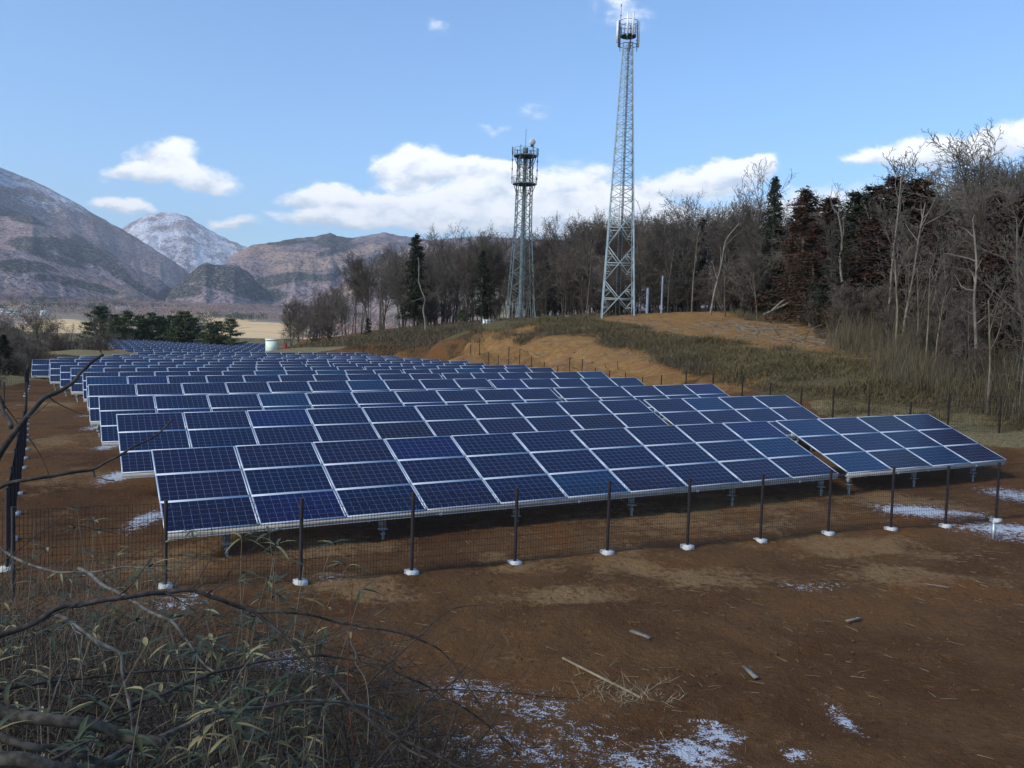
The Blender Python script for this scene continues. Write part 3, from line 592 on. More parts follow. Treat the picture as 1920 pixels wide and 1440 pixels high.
def tower1():
    base = at(1157.5, 594, 95); base[2] = h1(base[0], base[1]); root = empty('lattice_tower', base, R_(-4))
    tag(root, 'tall grey green lattice phone mast standing on the bare mound', 'tower')
    Ht = 29.3; W0, W1 = 3.45, 1.0
    wd = lambda h_: W0+(W1-W0)*h_/Ht
    for sx_, sy_ in ((-1, -1), (1, -1), (1, 1), (-1, 1)):
        m_ = MB()
        for h0, h2, rr in ((0, 11, .088), (11, 20, .068), (20, Ht, .052)):
            m_.bar((sx_*wd(h0)/2, sy_*wd(h0)/2, h0-.3 if h0 == 0 else h0), (sx_*wd(h2)/2, sy_*wd(h2)/2, h2), rr, 8)
        m_.ob('leg', M_TOWER, root)
    m_ = MB(); lattice(m_, W0, wd(11.4), 0, 11.4, 3, .05, True); m_.ob('lower_bracing', M_TOWER, root)
    m_ = MB(); lattice(m_, wd(11.4), wd(20.5), 11.4, 20.5, 7, .034, False); lattice(m_, wd(20.5), W1, 20.5, Ht, 9, .028, False); m_.ob('upper_bracing', M_TOWER, root)
    m_ = MB()
    for x_ in (-.22, .22): m_.bar((x_, .1, 0), (x_*.8, .1, Ht), .028, 4)
    for z_ in np.arange(.3, Ht, .35): m_.bar((-.22, .1, z_), (.22, .1, z_), .014, 3)
    m_.ob('ladder', M_TOWER, root)
    m_ = MB()
    for x_ in (.0, .07, .14): m_.bar((x_, -.12, 0), (x_, -.12, Ht), .026, 4)
    m_.ob('cable_run', M_TDARK, root)
    m_ = MB()                                   # head frame with rings
    def ring(z_, rad, rr): 
        a = np.linspace(0, 2*np.pi, 25); m_.tube(np.stack([rad*np.cos(a), rad*np.sin(a), np.full(25, z_)], -1), rr, 5)
    ring(29.1, .95, .035); 
    a = np.linspace(0, 2*np.pi, 13)[:-1]
    m_.ob('mounting_ring', M_TDARK, root); m_ = MB(); ring(31.6, 1.0, .032); m_.ob('mounting_ring', M_TDARK, root)
    m_ = MB(); aa = np.linspace(0, 2*np.pi, 25); V = [(0, 0, 30.05)]+[(.85*math.cos(q), .85*math.sin(q), 30.05) for q in aa[:-1]]
    m_.bar((0, 0, 30.0), (0, 0, 30.12), .85, 20); m_.bar((0, 0, 29.9), (0, 0, 30.0), .55, 8)
    for q in a: m_.bar((.84*math.cos(q), .84*math.sin(q), 30.1), (.84*math.cos(q), .84*math.sin(q), 31.15), .022, 4)
    m_.tube(np.stack([.84*np.cos(aa), .84*np.sin(aa), np.full(25, 31.15)], -1), .022, 4); m_.tube(np.stack([.84*np.cos(aa), .84*np.sin(aa), np.full(25, 30.65)], -1), .018, 4)
    m_.ob('platform', M_TDARK, root)
    for q, zc, in ((200, 30.4), (262, 30.9), (290, 31.0), (335, 30.3), (20, 30.2), (75, 30.4), (140, 30.3), (170, 30.6)):
        q = R_(q); cx, cy = 1.22*math.cos(q), 1.22*math.sin(q)
        m_ = MB(); m_.box((cx, cy, zc), (.085, .06, 1.15), (math.sin(q), -math.cos(q), 0), (math.cos(q), math.sin(q), 0)); o = m_.ob('panel_antenna', M_WHITE, root)
        m_ = MB(); m_.bar((cx*.86, cy*.86, zc-1.6), (cx*.86, cy*.86, zc+1.2), .04, 6)
        for dz in (-.8, .8): m_.bar((cx*.75, cy*.75, zc+dz), (cx, cy, zc+dz), .03, 4)
        m_.ob('bracket', M_TDARK, o)
    m_ = MB(); m_.bar((-.85, 0, 31), (-.85, 0, 33.3), .03, 5); m_.bar((-.85, 0, 33.25), (-.85, 0, 33.4), .06, 6); m_.bar((-.85, 0, 32.2), (-.85, 0, 32.3), .07, 6); m_.ob('lightning_rod', M_TDARK, root)
tower1()
def tower2():
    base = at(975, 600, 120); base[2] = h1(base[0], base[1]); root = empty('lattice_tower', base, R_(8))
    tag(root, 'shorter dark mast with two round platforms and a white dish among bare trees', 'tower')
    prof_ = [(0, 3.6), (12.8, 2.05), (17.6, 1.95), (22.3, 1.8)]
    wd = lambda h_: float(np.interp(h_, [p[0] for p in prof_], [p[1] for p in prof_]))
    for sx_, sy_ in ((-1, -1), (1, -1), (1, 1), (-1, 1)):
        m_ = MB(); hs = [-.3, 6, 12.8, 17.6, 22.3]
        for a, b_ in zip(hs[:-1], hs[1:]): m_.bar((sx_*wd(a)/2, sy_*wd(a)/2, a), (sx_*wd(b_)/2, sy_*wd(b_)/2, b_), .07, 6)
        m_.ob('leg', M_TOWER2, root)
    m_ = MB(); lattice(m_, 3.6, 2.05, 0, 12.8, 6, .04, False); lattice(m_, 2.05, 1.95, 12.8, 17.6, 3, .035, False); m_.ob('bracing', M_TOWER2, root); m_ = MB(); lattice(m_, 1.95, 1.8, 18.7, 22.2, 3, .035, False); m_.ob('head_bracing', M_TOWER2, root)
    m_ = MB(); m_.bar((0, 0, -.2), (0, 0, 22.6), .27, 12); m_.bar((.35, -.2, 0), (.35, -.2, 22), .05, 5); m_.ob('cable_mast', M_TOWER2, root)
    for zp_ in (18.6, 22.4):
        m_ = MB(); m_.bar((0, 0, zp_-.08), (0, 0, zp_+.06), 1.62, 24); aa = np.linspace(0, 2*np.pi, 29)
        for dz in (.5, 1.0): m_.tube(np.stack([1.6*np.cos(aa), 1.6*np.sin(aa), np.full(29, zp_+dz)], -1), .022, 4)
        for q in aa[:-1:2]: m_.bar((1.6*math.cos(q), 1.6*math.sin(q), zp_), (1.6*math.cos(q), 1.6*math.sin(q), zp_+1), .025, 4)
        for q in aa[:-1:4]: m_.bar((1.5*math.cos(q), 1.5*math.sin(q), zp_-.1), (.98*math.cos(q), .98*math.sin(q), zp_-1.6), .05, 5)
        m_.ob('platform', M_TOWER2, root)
    for q in (5, 60, 120, 176, 240, 300):
        q = R_(q); c_, s2 = 1.74*math.cos(q), 1.74*math.sin(q); m_ = MB(); m_.bar((c_, s2, 18.6), (c_, s2, 23.6), .045, 6)
        if q < 4: m_.box((c_*1.02, s2*1.02, 23.0), (.07, .07, .5))
        for z_ in (19.4, 20.6, 21.8): m_.box((c_, s2, z_), (.08, .08, .12))
        m_.ob('antenna_pole', M_TDARK, root)
    m_ = MB(); m_.bar((0, 0, 22.5), (0, 0, 26.0), .035, 5); m_.box((0, 0, 23), (.35, .3, .5)); m_.ob('lightning_rod', M_TOWER2, root)
    m_ = MB(); n_ = 20; aa = np.linspace(0, 2*np.pi, n_+1)[:-1]; rings = [(.0, -.26), (.18, -.25), (.34, -.2), (.43, -.1), (.43, .10), (.25, .18), (0, .2)]
    ax = np.array([.25, -.93, .1]); ax /= np.linalg.norm(ax); X = np.cross(ax, [0, 0, 1]); X /= np.linalg.norm(X); Y = np.cross(ax, X); c0 = np.array([.9, -.2, 24.3])
    V = []; 
    for (rr, d) in rings:
        for q in aa: V.append(c0+ax*d+X*rr*math.cos(q)*1.0+Y*rr*math.sin(q))
    Qs = [(i*n_+j, i*n_+(j+1) % n_, (i+1)*n_+(j+1) % n_, (i+1)*n_+j) for i in range(len(rings)-1) for j in range(n_)]
    m_.add(V, Qs); dsh = m_.ob('dish', M_CONC, root, smooth=True); m_ = MB(); m_.bar((.9, 0, 22.5), (.9, 0, 23.9), .05, 6); m_.box((.9, 0, 23.85), (.2, .2, .12)); m_.ob('dish_mount', M_TDARK, dsh)
tower2()
def simple_pole(px, py_b, py_t, d, r, label, m_):
    b0 = at(px, py_b, d); z0 = h1(b0[0], b0[1]); ht = (py_b-py_t)/F*d; mb = MB(); mb.bar((0, 0, -.3), (0, 0, ht), r, 10, r2=r*.8); mb.bar((0, 0, ht), (0, 0, ht+.05), r*.9, 10); mb.bar((0, 0, ht*.78), (0, 0, ht*.78+.1), r*1.3, 8)
    tag(mb.ob('utility_pole', m_, loc=(b0[0], b0[1], z0), smooth=False), label, 'pole')
simple_pole(1213, 584, 537, 97, .16, 'short thick concrete pole just right of the tall mast', M_STEEL)
simple_pole(1240, 582, 513, 97, .10, 'thin tall pale pole right of the tall mast', M_STEEL)
# cabinet / kiosk
def kiosk():
    p = at(509, 667, 139); z0 = h1(p[0], p[1]); root = empty('equipment_cabinet', (p[0], p[1], z0), AZ-.25); tag(root, 'pale green equipment cabinet with a small overhanging roof behind the panel rows', 'cabinet')
    hh = (667-638.5)/F*139
    m_ = MB(); m_.box((0, 0, hh/2), (.92, .6, hh/2)); m_.ob('body', M_CREAM, root)
    m_ = MB(); V = [(-1.0, -.72, hh), (1.0, -.72, hh), (1.0, .72, hh+.1), (-1.0, .72, hh+.1), (-1.0, -.72, hh+.1), (1.0, -.72, hh+.1), (1.0, .72, hh+.2), (-1.0, .72, hh+.2)]
    m_.add(V, [(3, 2, 1, 0), (4, 5, 6, 7), (0, 1, 5, 4), (1, 2, 6, 5), (2, 3, 7, 6), (3, 0, 4, 7)]); m_.ob('roof', M_CREAM, root)
    for sx_ in (.1,): m_ = MB(); m_.box((0, -.602, hh*.5), (.86, .006, hh*.44)); o = m_.ob('door', M_CREAM, root); m_ = MB(); m_.box((sx_*.2, -.62, hh*.5), (.012, .01, .08)); m_.ob('handle', M_STEEL, o)
kiosk()
m_red = mottled('faded_red', (.16, .012, .014), (.22, .02, .02), 3, .7)
p = at(536, 657, 136); z0 = h1(p[0], p[1]); mb = MB(); mb.bar((0, 0, -.2), (0, 0, 1.15), .36, 10, r2=.22); mb.bar((0, 0, 1.15), (0, 0, 1.5), .22, 10, r2=.06); mb.box((.35, 0, .35), (.25, .2, .5), taper=.7)
tag(mb.ob('covered_equipment', m_red, loc=(p[0], p[1], z0)), 'small dark red covered object right of the pale cabinet', 'covered equipment')
# grey panel fence + boxes at the foot of the small tower
p = at(905, 611, 112); q = at(950, 611, 112); mb = MB(); z0 = h1(p[0], p[1]); L = float(np.linalg.norm((q-p)[:2]))
for i in range(8): mb.box((L*(i+.5)/8, 0, .5), (L/16-.02, .02, .62)); mb.bar((L*i/8, 0, -.2), (L*i/8, 0, 1.2), .03, 5)
tag(mb.ob('site_fence', M_STEEL, loc=(p[0], p[1], z0+.1)), 'low grey metal panel fence left of the smaller mast', 'fence')
for i, (px, py, d, s_) in enumerate([(1008, 603, 110, .45), (972, 605, 111, .3), (1063, 598, 108, .35)]):
    p = at(px, py, d); z0 = h1(p[0], p[1]); mb = MB(); mb.box((0, 0, s_*.5), (s_*.7, s_*.5, s_*.6)); mb.box((0, 0, s_*1.12), (s_*.76, s_*.56, .03))
    tag(mb.ob('junction_cabinet', M_CONC, loc=(p[0], p[1], z0)), ['white box just right of the smaller mast base', 'small white box at the foot of the smaller mast', 'white box between the two masts'][i], 'cabinet')
# ------------------------------------------------------------------ trees
def rot_about(v, ax, a):
    ax = ax/(np.linalg.norm(ax)+1e-9); return v*math.cos(a)+np.cross(ax, v)*math.sin(a)+ax*(ax@v)*(1-math.cos(a))
def bare_tree(seed, ht=12., spread=.42, stems=1, dens=1., twig=M_TWIG, bark=M_BARKD, crown0=.38, lean=.05):
    rg = random.Random(seed); thick = []; fine = []
    def grow(p, d, L, r, lv):
        ns = 7 if lv == 0 else (4 if lv < 3 else 2); sl = L/ns; rr = r
        for i in range(ns):
            d = d+np.array([rg.gauss(0, 1), rg.gauss(0, 1), rg.gauss(0, .5)])*(.05 if lv == 0 else .11)
            d = d+np.array([0, 0, .06 if lv < 4 else .03]); d /= np.linalg.norm(d)
            r2 = rr*(.90 if lv == 0 else .86); p2 = p+d*sl
            (thick if lv < 2 else fine).append([*p, *p2, rr, r2]); p = p2; rr = r2; fr = (i+1)/ns
            if lv == 0 and fr < crown0: 
                if rg.random() < .35: grow(p, side(d, rg.uniform(.6, 1.1)), L*.12, rr*.22, 3)
                continue
            nb = {0: 2, 1: 2, 2: 2, 3: 2, 4: 1}.get(lv, 0)*dens
            nb = int(nb)+(rg.random() < nb % 1)
            for _ in range(nb):
                if lv < 5:
                    grow(p, side(d, rg.uniform(.35, .8)*(1.15 if lv else 1)), L*(.50 if lv == 0 else .55)*rg.uniform(.6, 1.05)*(1.15-.45*fr if lv == 0 else 1), max(rr*.55, .006), lv+1)
        return
    def side(d, a):
        ax = np.cross(d, np.array([rg.gauss(0, 1), rg.gauss(0, 1), rg.gauss(0, 1)])); v = rot_about(d, ax, a*(.6+spread)); return v
    for s_ in range(stems):
        a = rg.uniform(0, 6.28); d0 = np.array([math.cos(a)*(lean+.12*(stems > 1)), math.sin(a)*(lean+.12*(stems > 1)), 1.]); grow(np.array([.2*math.cos(a)*(stems > 1), .2*math.sin(a)*(stems > 1), -.3]), d0/np.linalg.norm(d0), ht*.86, ht*.0095+.02, 0)
    T = MB(); segs(T, thick, 5); Cc = MB(); fine = np.array(fine); fine[:, 6:] = np.maximum(fine[:, 6:], .0135); segs(Cc, fine, 3)
    zt = max(fine[:, 5].max(), 1)
    return T.me('trunk', bark), Cc.me('crown', twig), zt
def conifer(seed, ht=12., w_=2.6, leaf=M_SUGI, base=.12, dens=1., droop=.2, top=1.0):
    rg = np.random.default_rng(seed); T = MB(); T.tube([(0, 0, -.3), (.05, 0, ht*.5), (0, .04, ht*.98)], [ht*.016, ht*.010, .03], 7)
    n = int(150*dens); A = []; V = []
    for i in range(n):
        f = base+(1-base)*(i+rg.random())/n; z_ = f*ht; rad = w_*((1-f)**.62*(.72+.28*math.sin(i*.9)))*rg.uniform(.62, 1.12)+.22; a = rg.random()*6.283
        e = np.array([math.cos(a)*rad, math.sin(a)*rad, z_-droop*rad+rad*.12]); A.append([0, 0, z_-.1, *e, .035, .01])
        m_ = int(26+rad*26)
        tt = rg.random(m_)**.6; C0 = np.array([0, 0, z_])*(1-tt[:, None])+e*tt[:, None]+rg.normal(0, 1, (m_, 3))*np.array([.20, .20, .16])*(0.6+rad*.16)
        dr = rg.normal(0, 1, (m_, 3)); dr[:, 2] *= .6; dr /= np.linalg.norm(dr, axis=1)[:, None]; sd_ = np.cross(dr, rg.normal(0, 1, (m_, 3))); sd_ /= np.linalg.norm(sd_, axis=1)[:, None]
        Lf = rg.uniform(.14, .34, (m_, 1)); V.append(np.stack([C0-dr*Lf*.5-sd_*Lf*.22, C0-dr*Lf*.5+sd_*Lf*.22, C0+dr*Lf*.6], 1).reshape(-1, 3))
    segs(T, A, 3); V = np.concatenate(V); Cc = MB(); Cc.add(V, None, np.arange(len(V)).reshape(-1, 3)); return T.me('trunk', M_BARK), Cc.me('crown', leaf), ht
def pine(seed, ht=7., leaf=None):
    rg = np.random.default_rng(seed); T = MB(); T.tube([(0, 0, -.3), (.1, .05, ht*.5), (0, 0, ht*.97)], [.13, .09, .03], 6); V = []; A = []
    nl = 9
    for l in range(nl):
        z_ = ht*(.2+.8*l/nl); R0 = ht*.30*(1-l/nl)**.7+.25
        for b_ in range(7):
            a = rg.random()*6.28; rad = R0*rg.uniform(.6, 1.15); e = np.array([math.cos(a)*rad, math.sin(a)*rad, z_+rad*.25]); A.append([0, 0, z_, *e, .03, .01])
            for cidx in range(4):
                c0 = np.array([0, 0, z_])+(e-np.array([0, 0, z_]))*(.4+.2*cidx); m_ = 26
                dr = rg.normal(0, 1, (m_, 3)); dr[:, 2] = np.abs(dr[:, 2])*.7; dr /= np.linalg.norm(dr, axis=1)[:, None]; C0 = c0+rg.normal(0, .13, (m_, 3)); sd_ = np.cross(dr, rg.normal(0, 1, (m_, 3))); sd_ /= np.linalg.norm(sd_, axis=1)[:, None]
                V.append(np.stack([C0-sd_*.045, C0+sd_*.045, C0+dr*.33], 1).reshape(-1, 3))
    segs(T, A, 3); V = np.concatenate(V); Cc = MB(); Cc.add(V, None, np.arange(len(V)).reshape(-1, 3)); return T.me('trunk', M_BARK), Cc.me('crown', leaf or M_PINE), ht
BV = [bare_tree(1, spread=.30, dens=.95), bare_tree(2, spread=.38, dens=.95), bare_tree(3, spread=.26, dens=1., twig=M_TWIG2), bare_tree(4, spread=.45, dens=.9), bare_tree(5, spread=.34, stems=2, dens=.75), bare_tree(6, spread=.3, dens=1., twig=M_TWIG2, crown0=.5), bare_tree(8, spread=.5, dens=.9, crown0=.25, twig=M_TWIG)]
THIN = [bare_tree(21, bark=M_BARK, spread=.28, dens=.62, crown0=.5), bare_tree(22, spread=.25, dens=.6, crown0=.55, lean=.12), bare_tree(23, spread=.35, dens=.62, lean=.1)]
SCRUB = [bare_tree(31, ht=5, spread=.5, stems=3, dens=.62, crown0=.1, twig=M_TWIG2), bare_tree(32, ht=5, spread=.55, stems=4, dens=.58, crown0=.1)]
CV = [conifer(1, 12, 2.4), conifer(2, 12, 3.2, base=.05), conifer(3, 12, 2.2, leaf=M_SUGID, dens=1.0), conifer(4, 12, 3.0, leaf=M_SUGID, base=.08)]
PV = [pine(1), pine(2), pine(3)]
def plant_tree(v, x_, y_, ht, label, group=None, rz=None, cat='tree', name='bare_tree', wide=1., lean=None):
    z_ = h1(x_, y_); o = empty(name, (x_, y_, z_), random.uniform(0, 6.28) if rz is None else rz); s_ = ht/v[2]; o.scale = (s_*wide, s_*wide, s_)
    if lean: o.rotation_euler = (lean[0], lean[1], o.rotation_euler[2])
    tag(o, label, cat, group); ob('trunk', v[0], o); ob('crown', v[1], o); return o
def tree_px(v, px, d, py_top, label, group=None, **k):
    p = at(px, 600, d); z_ = h1(p[0], p[1]); t_ = at(px, py_top, d); return plant_tree(v, p[0], p[1], max(2., t_[2]-z_), label, group, **k)
SKY_T = [(540,560),(600,525),(650,505),(690,470),(740,455),(760,455),(820,428),(880,414),(930,432),(960,440),(1000,415),(1050,392),(1100,368),(1150,392),(1200,372),(1240,352),(1300,345),(1350,338),(1400,330),(1440,350),(1500,352),(1550,352),(1600,320),(1650,300),(1700,312),(1750,318),(1800,310),(1850,270),(1900,250),(1990,240),(2150,220)]
DEP = [(540,158),(640,150),(740,138),(860,130),(960,126),(1100,112),(1200,104),(1300,96),(1450,80),(1600,64),(1750,53),(1850,46),(1990,40),(2150,36)]
sx_, sy_ = zip(*SKY_T); dx_, dy_ = zip(*DEP)
def zone(px): return next(z_ for lim_, z_ in ((885, 'around the tall narrow cedar'), (1005, 'around the smaller mast'), (1130, 'between the two masts'), (1260, 'just right of the tall mast'), (1480, 'left of the rusty cedars'), (1660, 'below the rusty cedars'), (1760, 'below the big rounded cedar'), (1860, 'right of the big rounded cedar'), (9999, 'at the right edge')) if px < lim_)
nt = 0
for row in range(8):
    px = 545+random.uniform(0, 30)
    while px < 2080:
        d0 = np.interp(px, dx_, dy_); d = d0+row*5.5+random.uniform(-2.5, 2.5); top = np.interp(px, sx_, sy_)
        if row == 0: top += random.uniform(25, 110)
        else: top += random.uniform(-12, 55) if row > 1 else random.uniform(5, 80)
        if px > 1250 and row > 2: top += random.uniform(0, 70)
        if px < 740 and row > 6: px += 40; continue
        v = random.choice(THIN if ((row == 0 and random.random() < .6) or random.random() < (.5 if px < 770 else .10)) else BV)
        wh = 'wood behind the masts' if px < 1480 else 'wood on the right slope'
        if row == 0: lab = 'slender bare tree at the front edge of the wood, '+(zone(px) if px > 760 else 'left of the tall narrow cedar')
        elif px < 760: lab, wh = 'bare tree in the low wood, '+('just right of the pale cabinet' if px < 620 else 'midway to the tall narrow cedar' if px < 690 else 'left of the tall narrow cedar'), 'low wood'
        else: lab = 'leafless tree deep in the wood, '+next(z_ for lim_, z_ in ((885, 'around the tall narrow cedar'), (1005, 'around the smaller mast'), (1130, 'between the two masts'), (1260, 'just right of the tall mast'), (1480, 'left of the rusty cedars'), (1660, 'among the rusty cedars'), (1860, 'right of the big rounded cedar'), (9999, 'at the right edge')) if px < lim_)
        tree_px(v, px, d, top, lab, 'leafless trees, '+('front edge, ' if row == 0 else 'inner, ')+wh, wide=random.uniform(.85, 1.15)); nt += 1
        px += random.uniform(.7, 1.3)*(F/d)*(3.5 if px < 1500 else 3.0)
# named trees
tree_px(CV[2], 776, 132, 441, 'tall narrow dark cedar left of the smaller mast above the bare trees', name='cedar_tree', wide=1.15)
tree_px(CV[3], 902, 128, 470, 'dark cedar among bare trees just left of the smaller mast', name='cedar_tree')
for i, (px, d, tp, v, wd_, lb) in enumerate([(1440,86,334,2,.8,'tall dark green cedar rising above the wood right of the tall mast'),(1310,104,410,3,.9,'dark cedar deep in the wood right of the two poles'),(1370,100,425,0,.9,'rusty cedar behind bare trees right of the two poles'),
  (1500,88,355,1,1.05,'rusty red cedar with flat top beside the tall dark green cedar'),(1545,86,372,0,1.1,'rusty red cedar in the middle of the right wood'),(1520,82,420,1,1.0,'lower rusty cedar in front of the flat topped one'),(1590,76,360,3,1.0,'dark cedar between the rusty cedars and the big rounded one'),
  (1660,72,332,1,1.15,'big rounded rusty green cedar in the right wood'),(1710,70,338,0,1.2,'rounded cedar with rusty crown next to the biggest one'),(1625,78,350,3,1.1,'dark green cedar left of the big rounded one'),(1770,66,390,1,1.1,'rusty cedar right of the big rounded one'),
  (1850,60,372,0,1.2,'reddish cedar near the right edge behind bare trees'),(1915,56,365,1,1.2,'reddish cedar at the right edge of the photo'),(1450,92,430,3,1.2,'low dark cedar behind the trunks right of the tall mast'),(1270,108,470,3,1.3,'low black green cedar behind the thin tall pole'),(1960,54,380,0,1.2,'reddish cedar cut off by the right edge')]):
    tree_px(CV[v], px, d-(13 if i > 2 and px > 1480 else 6 if i > 2 else 0), tp, lb, name='cedar_tree', wide=wd_*(1.0 if i in (0, 1, 2, 14) else 1.5))
tree_px(BV[3], 1880, 52, 205, 'tallest bare tree with wide crown near the right edge', wide=1.25)
tree_px(BV[6], 1845, 56, 240, 'wide forked bare tree left of the tallest one', wide=1.2)
tree_px(THIN[2], 1640, 62, 262, 'thin pale bare tree rising over the big rounded cedar', wide=1.3)
tree_px(THIN[0], 1715, 58, 268, 'thin bare tree right of the pale one over the cedars', wide=1.2)
tree_px(THIN[1], 1395, 90, 300, 'leaning feathery bare tree poking above the wood right of the tall mast', wide=1.2)
# pines behind the far field
for i, (px, tp) in enumerate([(186,572),(214,588),(240,582),(262,590),(285,585),(300,592),(322,590),(345,582),(362,594),(392,604),(410,601),(432,596),(228,594),(333,598),(274,596),(402,612)]):
    p = at(px, 632, 212); tree_px(PV[i % 3], px, random.uniform(206, 216), tp, 'young green pine behind the far solar field, '+('left end of the line' if px < 250 else 'middle of the line' if px < 350 else 'right end of the line'), 'pines behind the far solar field', name='pine_tree', wide=1.25)
# bare trees at left beyond the first fence
for i in range(26):
    px = random.uniform(-60, 222); d = random.uniform(118, 150); tree_px(random.choice(THIN+[BV[0], BV[3]]), px, d, random.uniform(575, 625), 'small bare tree in the left thicket, '+('near the left edge' if px < 60 else 'by the yellow field' if px < 140 else 'left of the pines'), 'bare trees in the left thicket', wide=1.4)
for i in range(30):
    px = random.uniform(-60, 75) if i < 12 else random.uniform(60, 205) if i < 22 else random.uniform(-40, 50); d = random.uniform(78, 110) if i < 12 else random.uniform(116, 140) if i < 22 else random.uniform(62, 80); tree_px(random.choice(SCRUB), px, d, random.uniform(612, 642) if i < 22 else random.uniform(650, 672), 'grey brown shrub '+('at the left edge' if i < 12 else 'behind the yellow grass mound' if i < 22 else 'left of the mesh fence'), 'shrubs left of the panel rows', cat='shrub', name='shrub', wide=1.2)
for i, (px, tp) in enumerate([(545,585),(530,612),(575,560),(605,555),(555,600),(622,575),(590,600)]):
    tree_px(random.choice(BV+SCRUB), px, 150-i*2, tp, 'bare tree beside the pale cabinet', 'bare trees by the pale cabinet', wide=1.5)
tree_px(CV[2], 7, 66, 628, 'small dark reddish evergreen at the left edge', name='cedar_tree', wide=1.6)
tree_px(CV[3], 690, 134, 596, 'small dark green bush at the edge of the low wood', name='evergreen_shrub', wide=1.5, cat='shrub')
tree_px(PV[1], 865, 124, 590, 'low green bush left of the grey panel fence', name='evergreen_shrub', wide=1.6, cat='shrub')
for i in range(70):
    px = random.uniform(770, 1490); d = np.interp(px, dx_, dy_)+random.uniform(1, 26); p = at(px, 600, d)
    plant_tree(random.choice(SCRUB), p[0], p[1], random.uniform(4, 7), 'leafless bush between the trunks, '+zone(px), 'understory bushes behind the masts', cat='shrub', name='shrub', wide=random.uniform(1., 1.5))
for i, px in enumerate([955, 985, 1000, 990]):
    tree_px(THIN[i % 3], px, 115-i, [520, 500, 470, 540][i], ['slim bare tree left in front of the smaller mast base', 'slim bare tree right in front of the smaller mast', 'taller slim bare tree right of the smaller mast', 'short bare tree before the smaller mast'][i], wide=1.1)
# scrub along the edge of the wood and on the right slope
for i in range(26):
    px = random.uniform(1520, 1960); d = np.interp(px, dx_, dy_)-random.uniform(2, 10); p = at(px, 600, d)
    plant_tree(random.choice(SCRUB), p[0], p[1], random.uniform(2., 4.5), 'leafless bush on the slope '+zone(px), 'leafless bushes on the right slope', cat='shrub', name='shrub', wide=random.uniform(.7, 1.0))
for i in range(34):
    px = random.uniform(1560, 1970); d = np.interp(px, dx_, dy_)-random.uniform(0, 11); p = at(px, 600, d)
    plant_tree(random.choice(THIN), p[0], p[1], random.uniform(4., 9), 'slender young bare tree '+zone(px), 'slender young trees on the right slope', wide=random.uniform(.8, 1.1))
def trunk_thing(name, pts, r0, r1, label, m_=M_PALE, twigs=0, cat='tree'):
    P = [at(*p) for p in pts]; mb = MB(); P = np.array(P); tt = np.linspace(0, 1, len(P)*4); s0 = np.linspace(0, 1, len(P)); Pc = np.stack([np.interp(tt, s0, P[:, i]) for i in range(3)], -1)
    Pc[1:-1] = (Pc[:-2]+2*Pc[1:-1]+Pc[2:])/4; mb.tube(Pc, np.linspace(r0, r1, len(Pc))*.8, 7); 
    for i in range(twigs):
        k_ = random.randrange(len(Pc)//3, len(Pc)-1); a = Pc[k_]; d = (Pc[k_+1]-Pc[k_]); d /= np.linalg.norm(d); d = d+RNG.normal(0, .6, 3); d /= np.linalg.norm(d); L = random.uniform(.6, 2.2)
        Q_ = [a]; 
        for s_ in range(5): d = d+RNG.normal(0, .18, 3)+[0, 0, .06]; d /= np.linalg.norm(d); Q_.append(Q_[-1]+d*L/5)
        mb.tube(Q_, np.linspace(r1*.8, r1*.25, 6), 4)
    o = mb.ob(name, m_, smooth=True); return tag(o, label, cat)
trunk_thing('bare_tree', [(798,619,112),(797,600,112),(793,580,112),(798,562,112),(790,545,112),(785,525,112),(786,500,112),(784,482,112)], .17, .06, 'crooked white trunk in front of the tall narrow cedar', twigs=4)
trunk_thing('fallen_tree', [(1432,590,76),(1475,570,74),(1510,545,73),(1550,515,72),(1580,492,71),(1608,468,70)], .13, .04, 'pale tree leaning over at the edge of the right wood', twigs=9)
trunk_thing('fallen_tree', [(1448,582,72),(1470,562,71),(1500,553,70),(1545,545,70),(1580,538,69)], .12, .04, 'pale broken trunk lying low across the leaning tree', twigs=6)
trunk_thing('bare_tree', [(1830,690,41),(1830,640,41),(1828,600,41),(1826,560,41),(1832,500,41),(1826,430,41)], .11, .05, 'pale straight trunk standing in the brush near the right edge', twigs=8)
trunk_thing('bare_tree', [(1332,590,84),(1340,545,84),(1352,500,84),(1360,450,84),(1385,420,84)], .16, .06, 'pale forked trunk in front of the wood right of the masts', twigs=8)
trunk_thing('bare_tree', [(1575,600,60),(1582,550,60),(1575,500,60),(1580,450,60),(1572,400,60),(1560,390,60)], .13, .05, 'pale twisted trunk in front of the rusty cedars', twigs=10)
trunk_thing('bare_tree', [(1618,600,60),(1620,540,60),(1628,470,60),(1634,400,60)], .12, .05, 'straight grey trunk right of the pale twisted one', twigs=8)
trunk_thing('bare_tree', [(1690,650,50),(1698,590,50),(1712,520,50),(1722,450,50),(1735,380,50)], .11, .04, 'slim grey trunk leaning right below the big rounded cedar', twigs=10)
trunk_thing('bare_tree', [(1660,640,52),(1668,570,52),(1672,500,52),(1684,400,52),(1690,330,52)], .10, .04, 'tall slim grey trunk under the big rounded cedar', twigs=10)
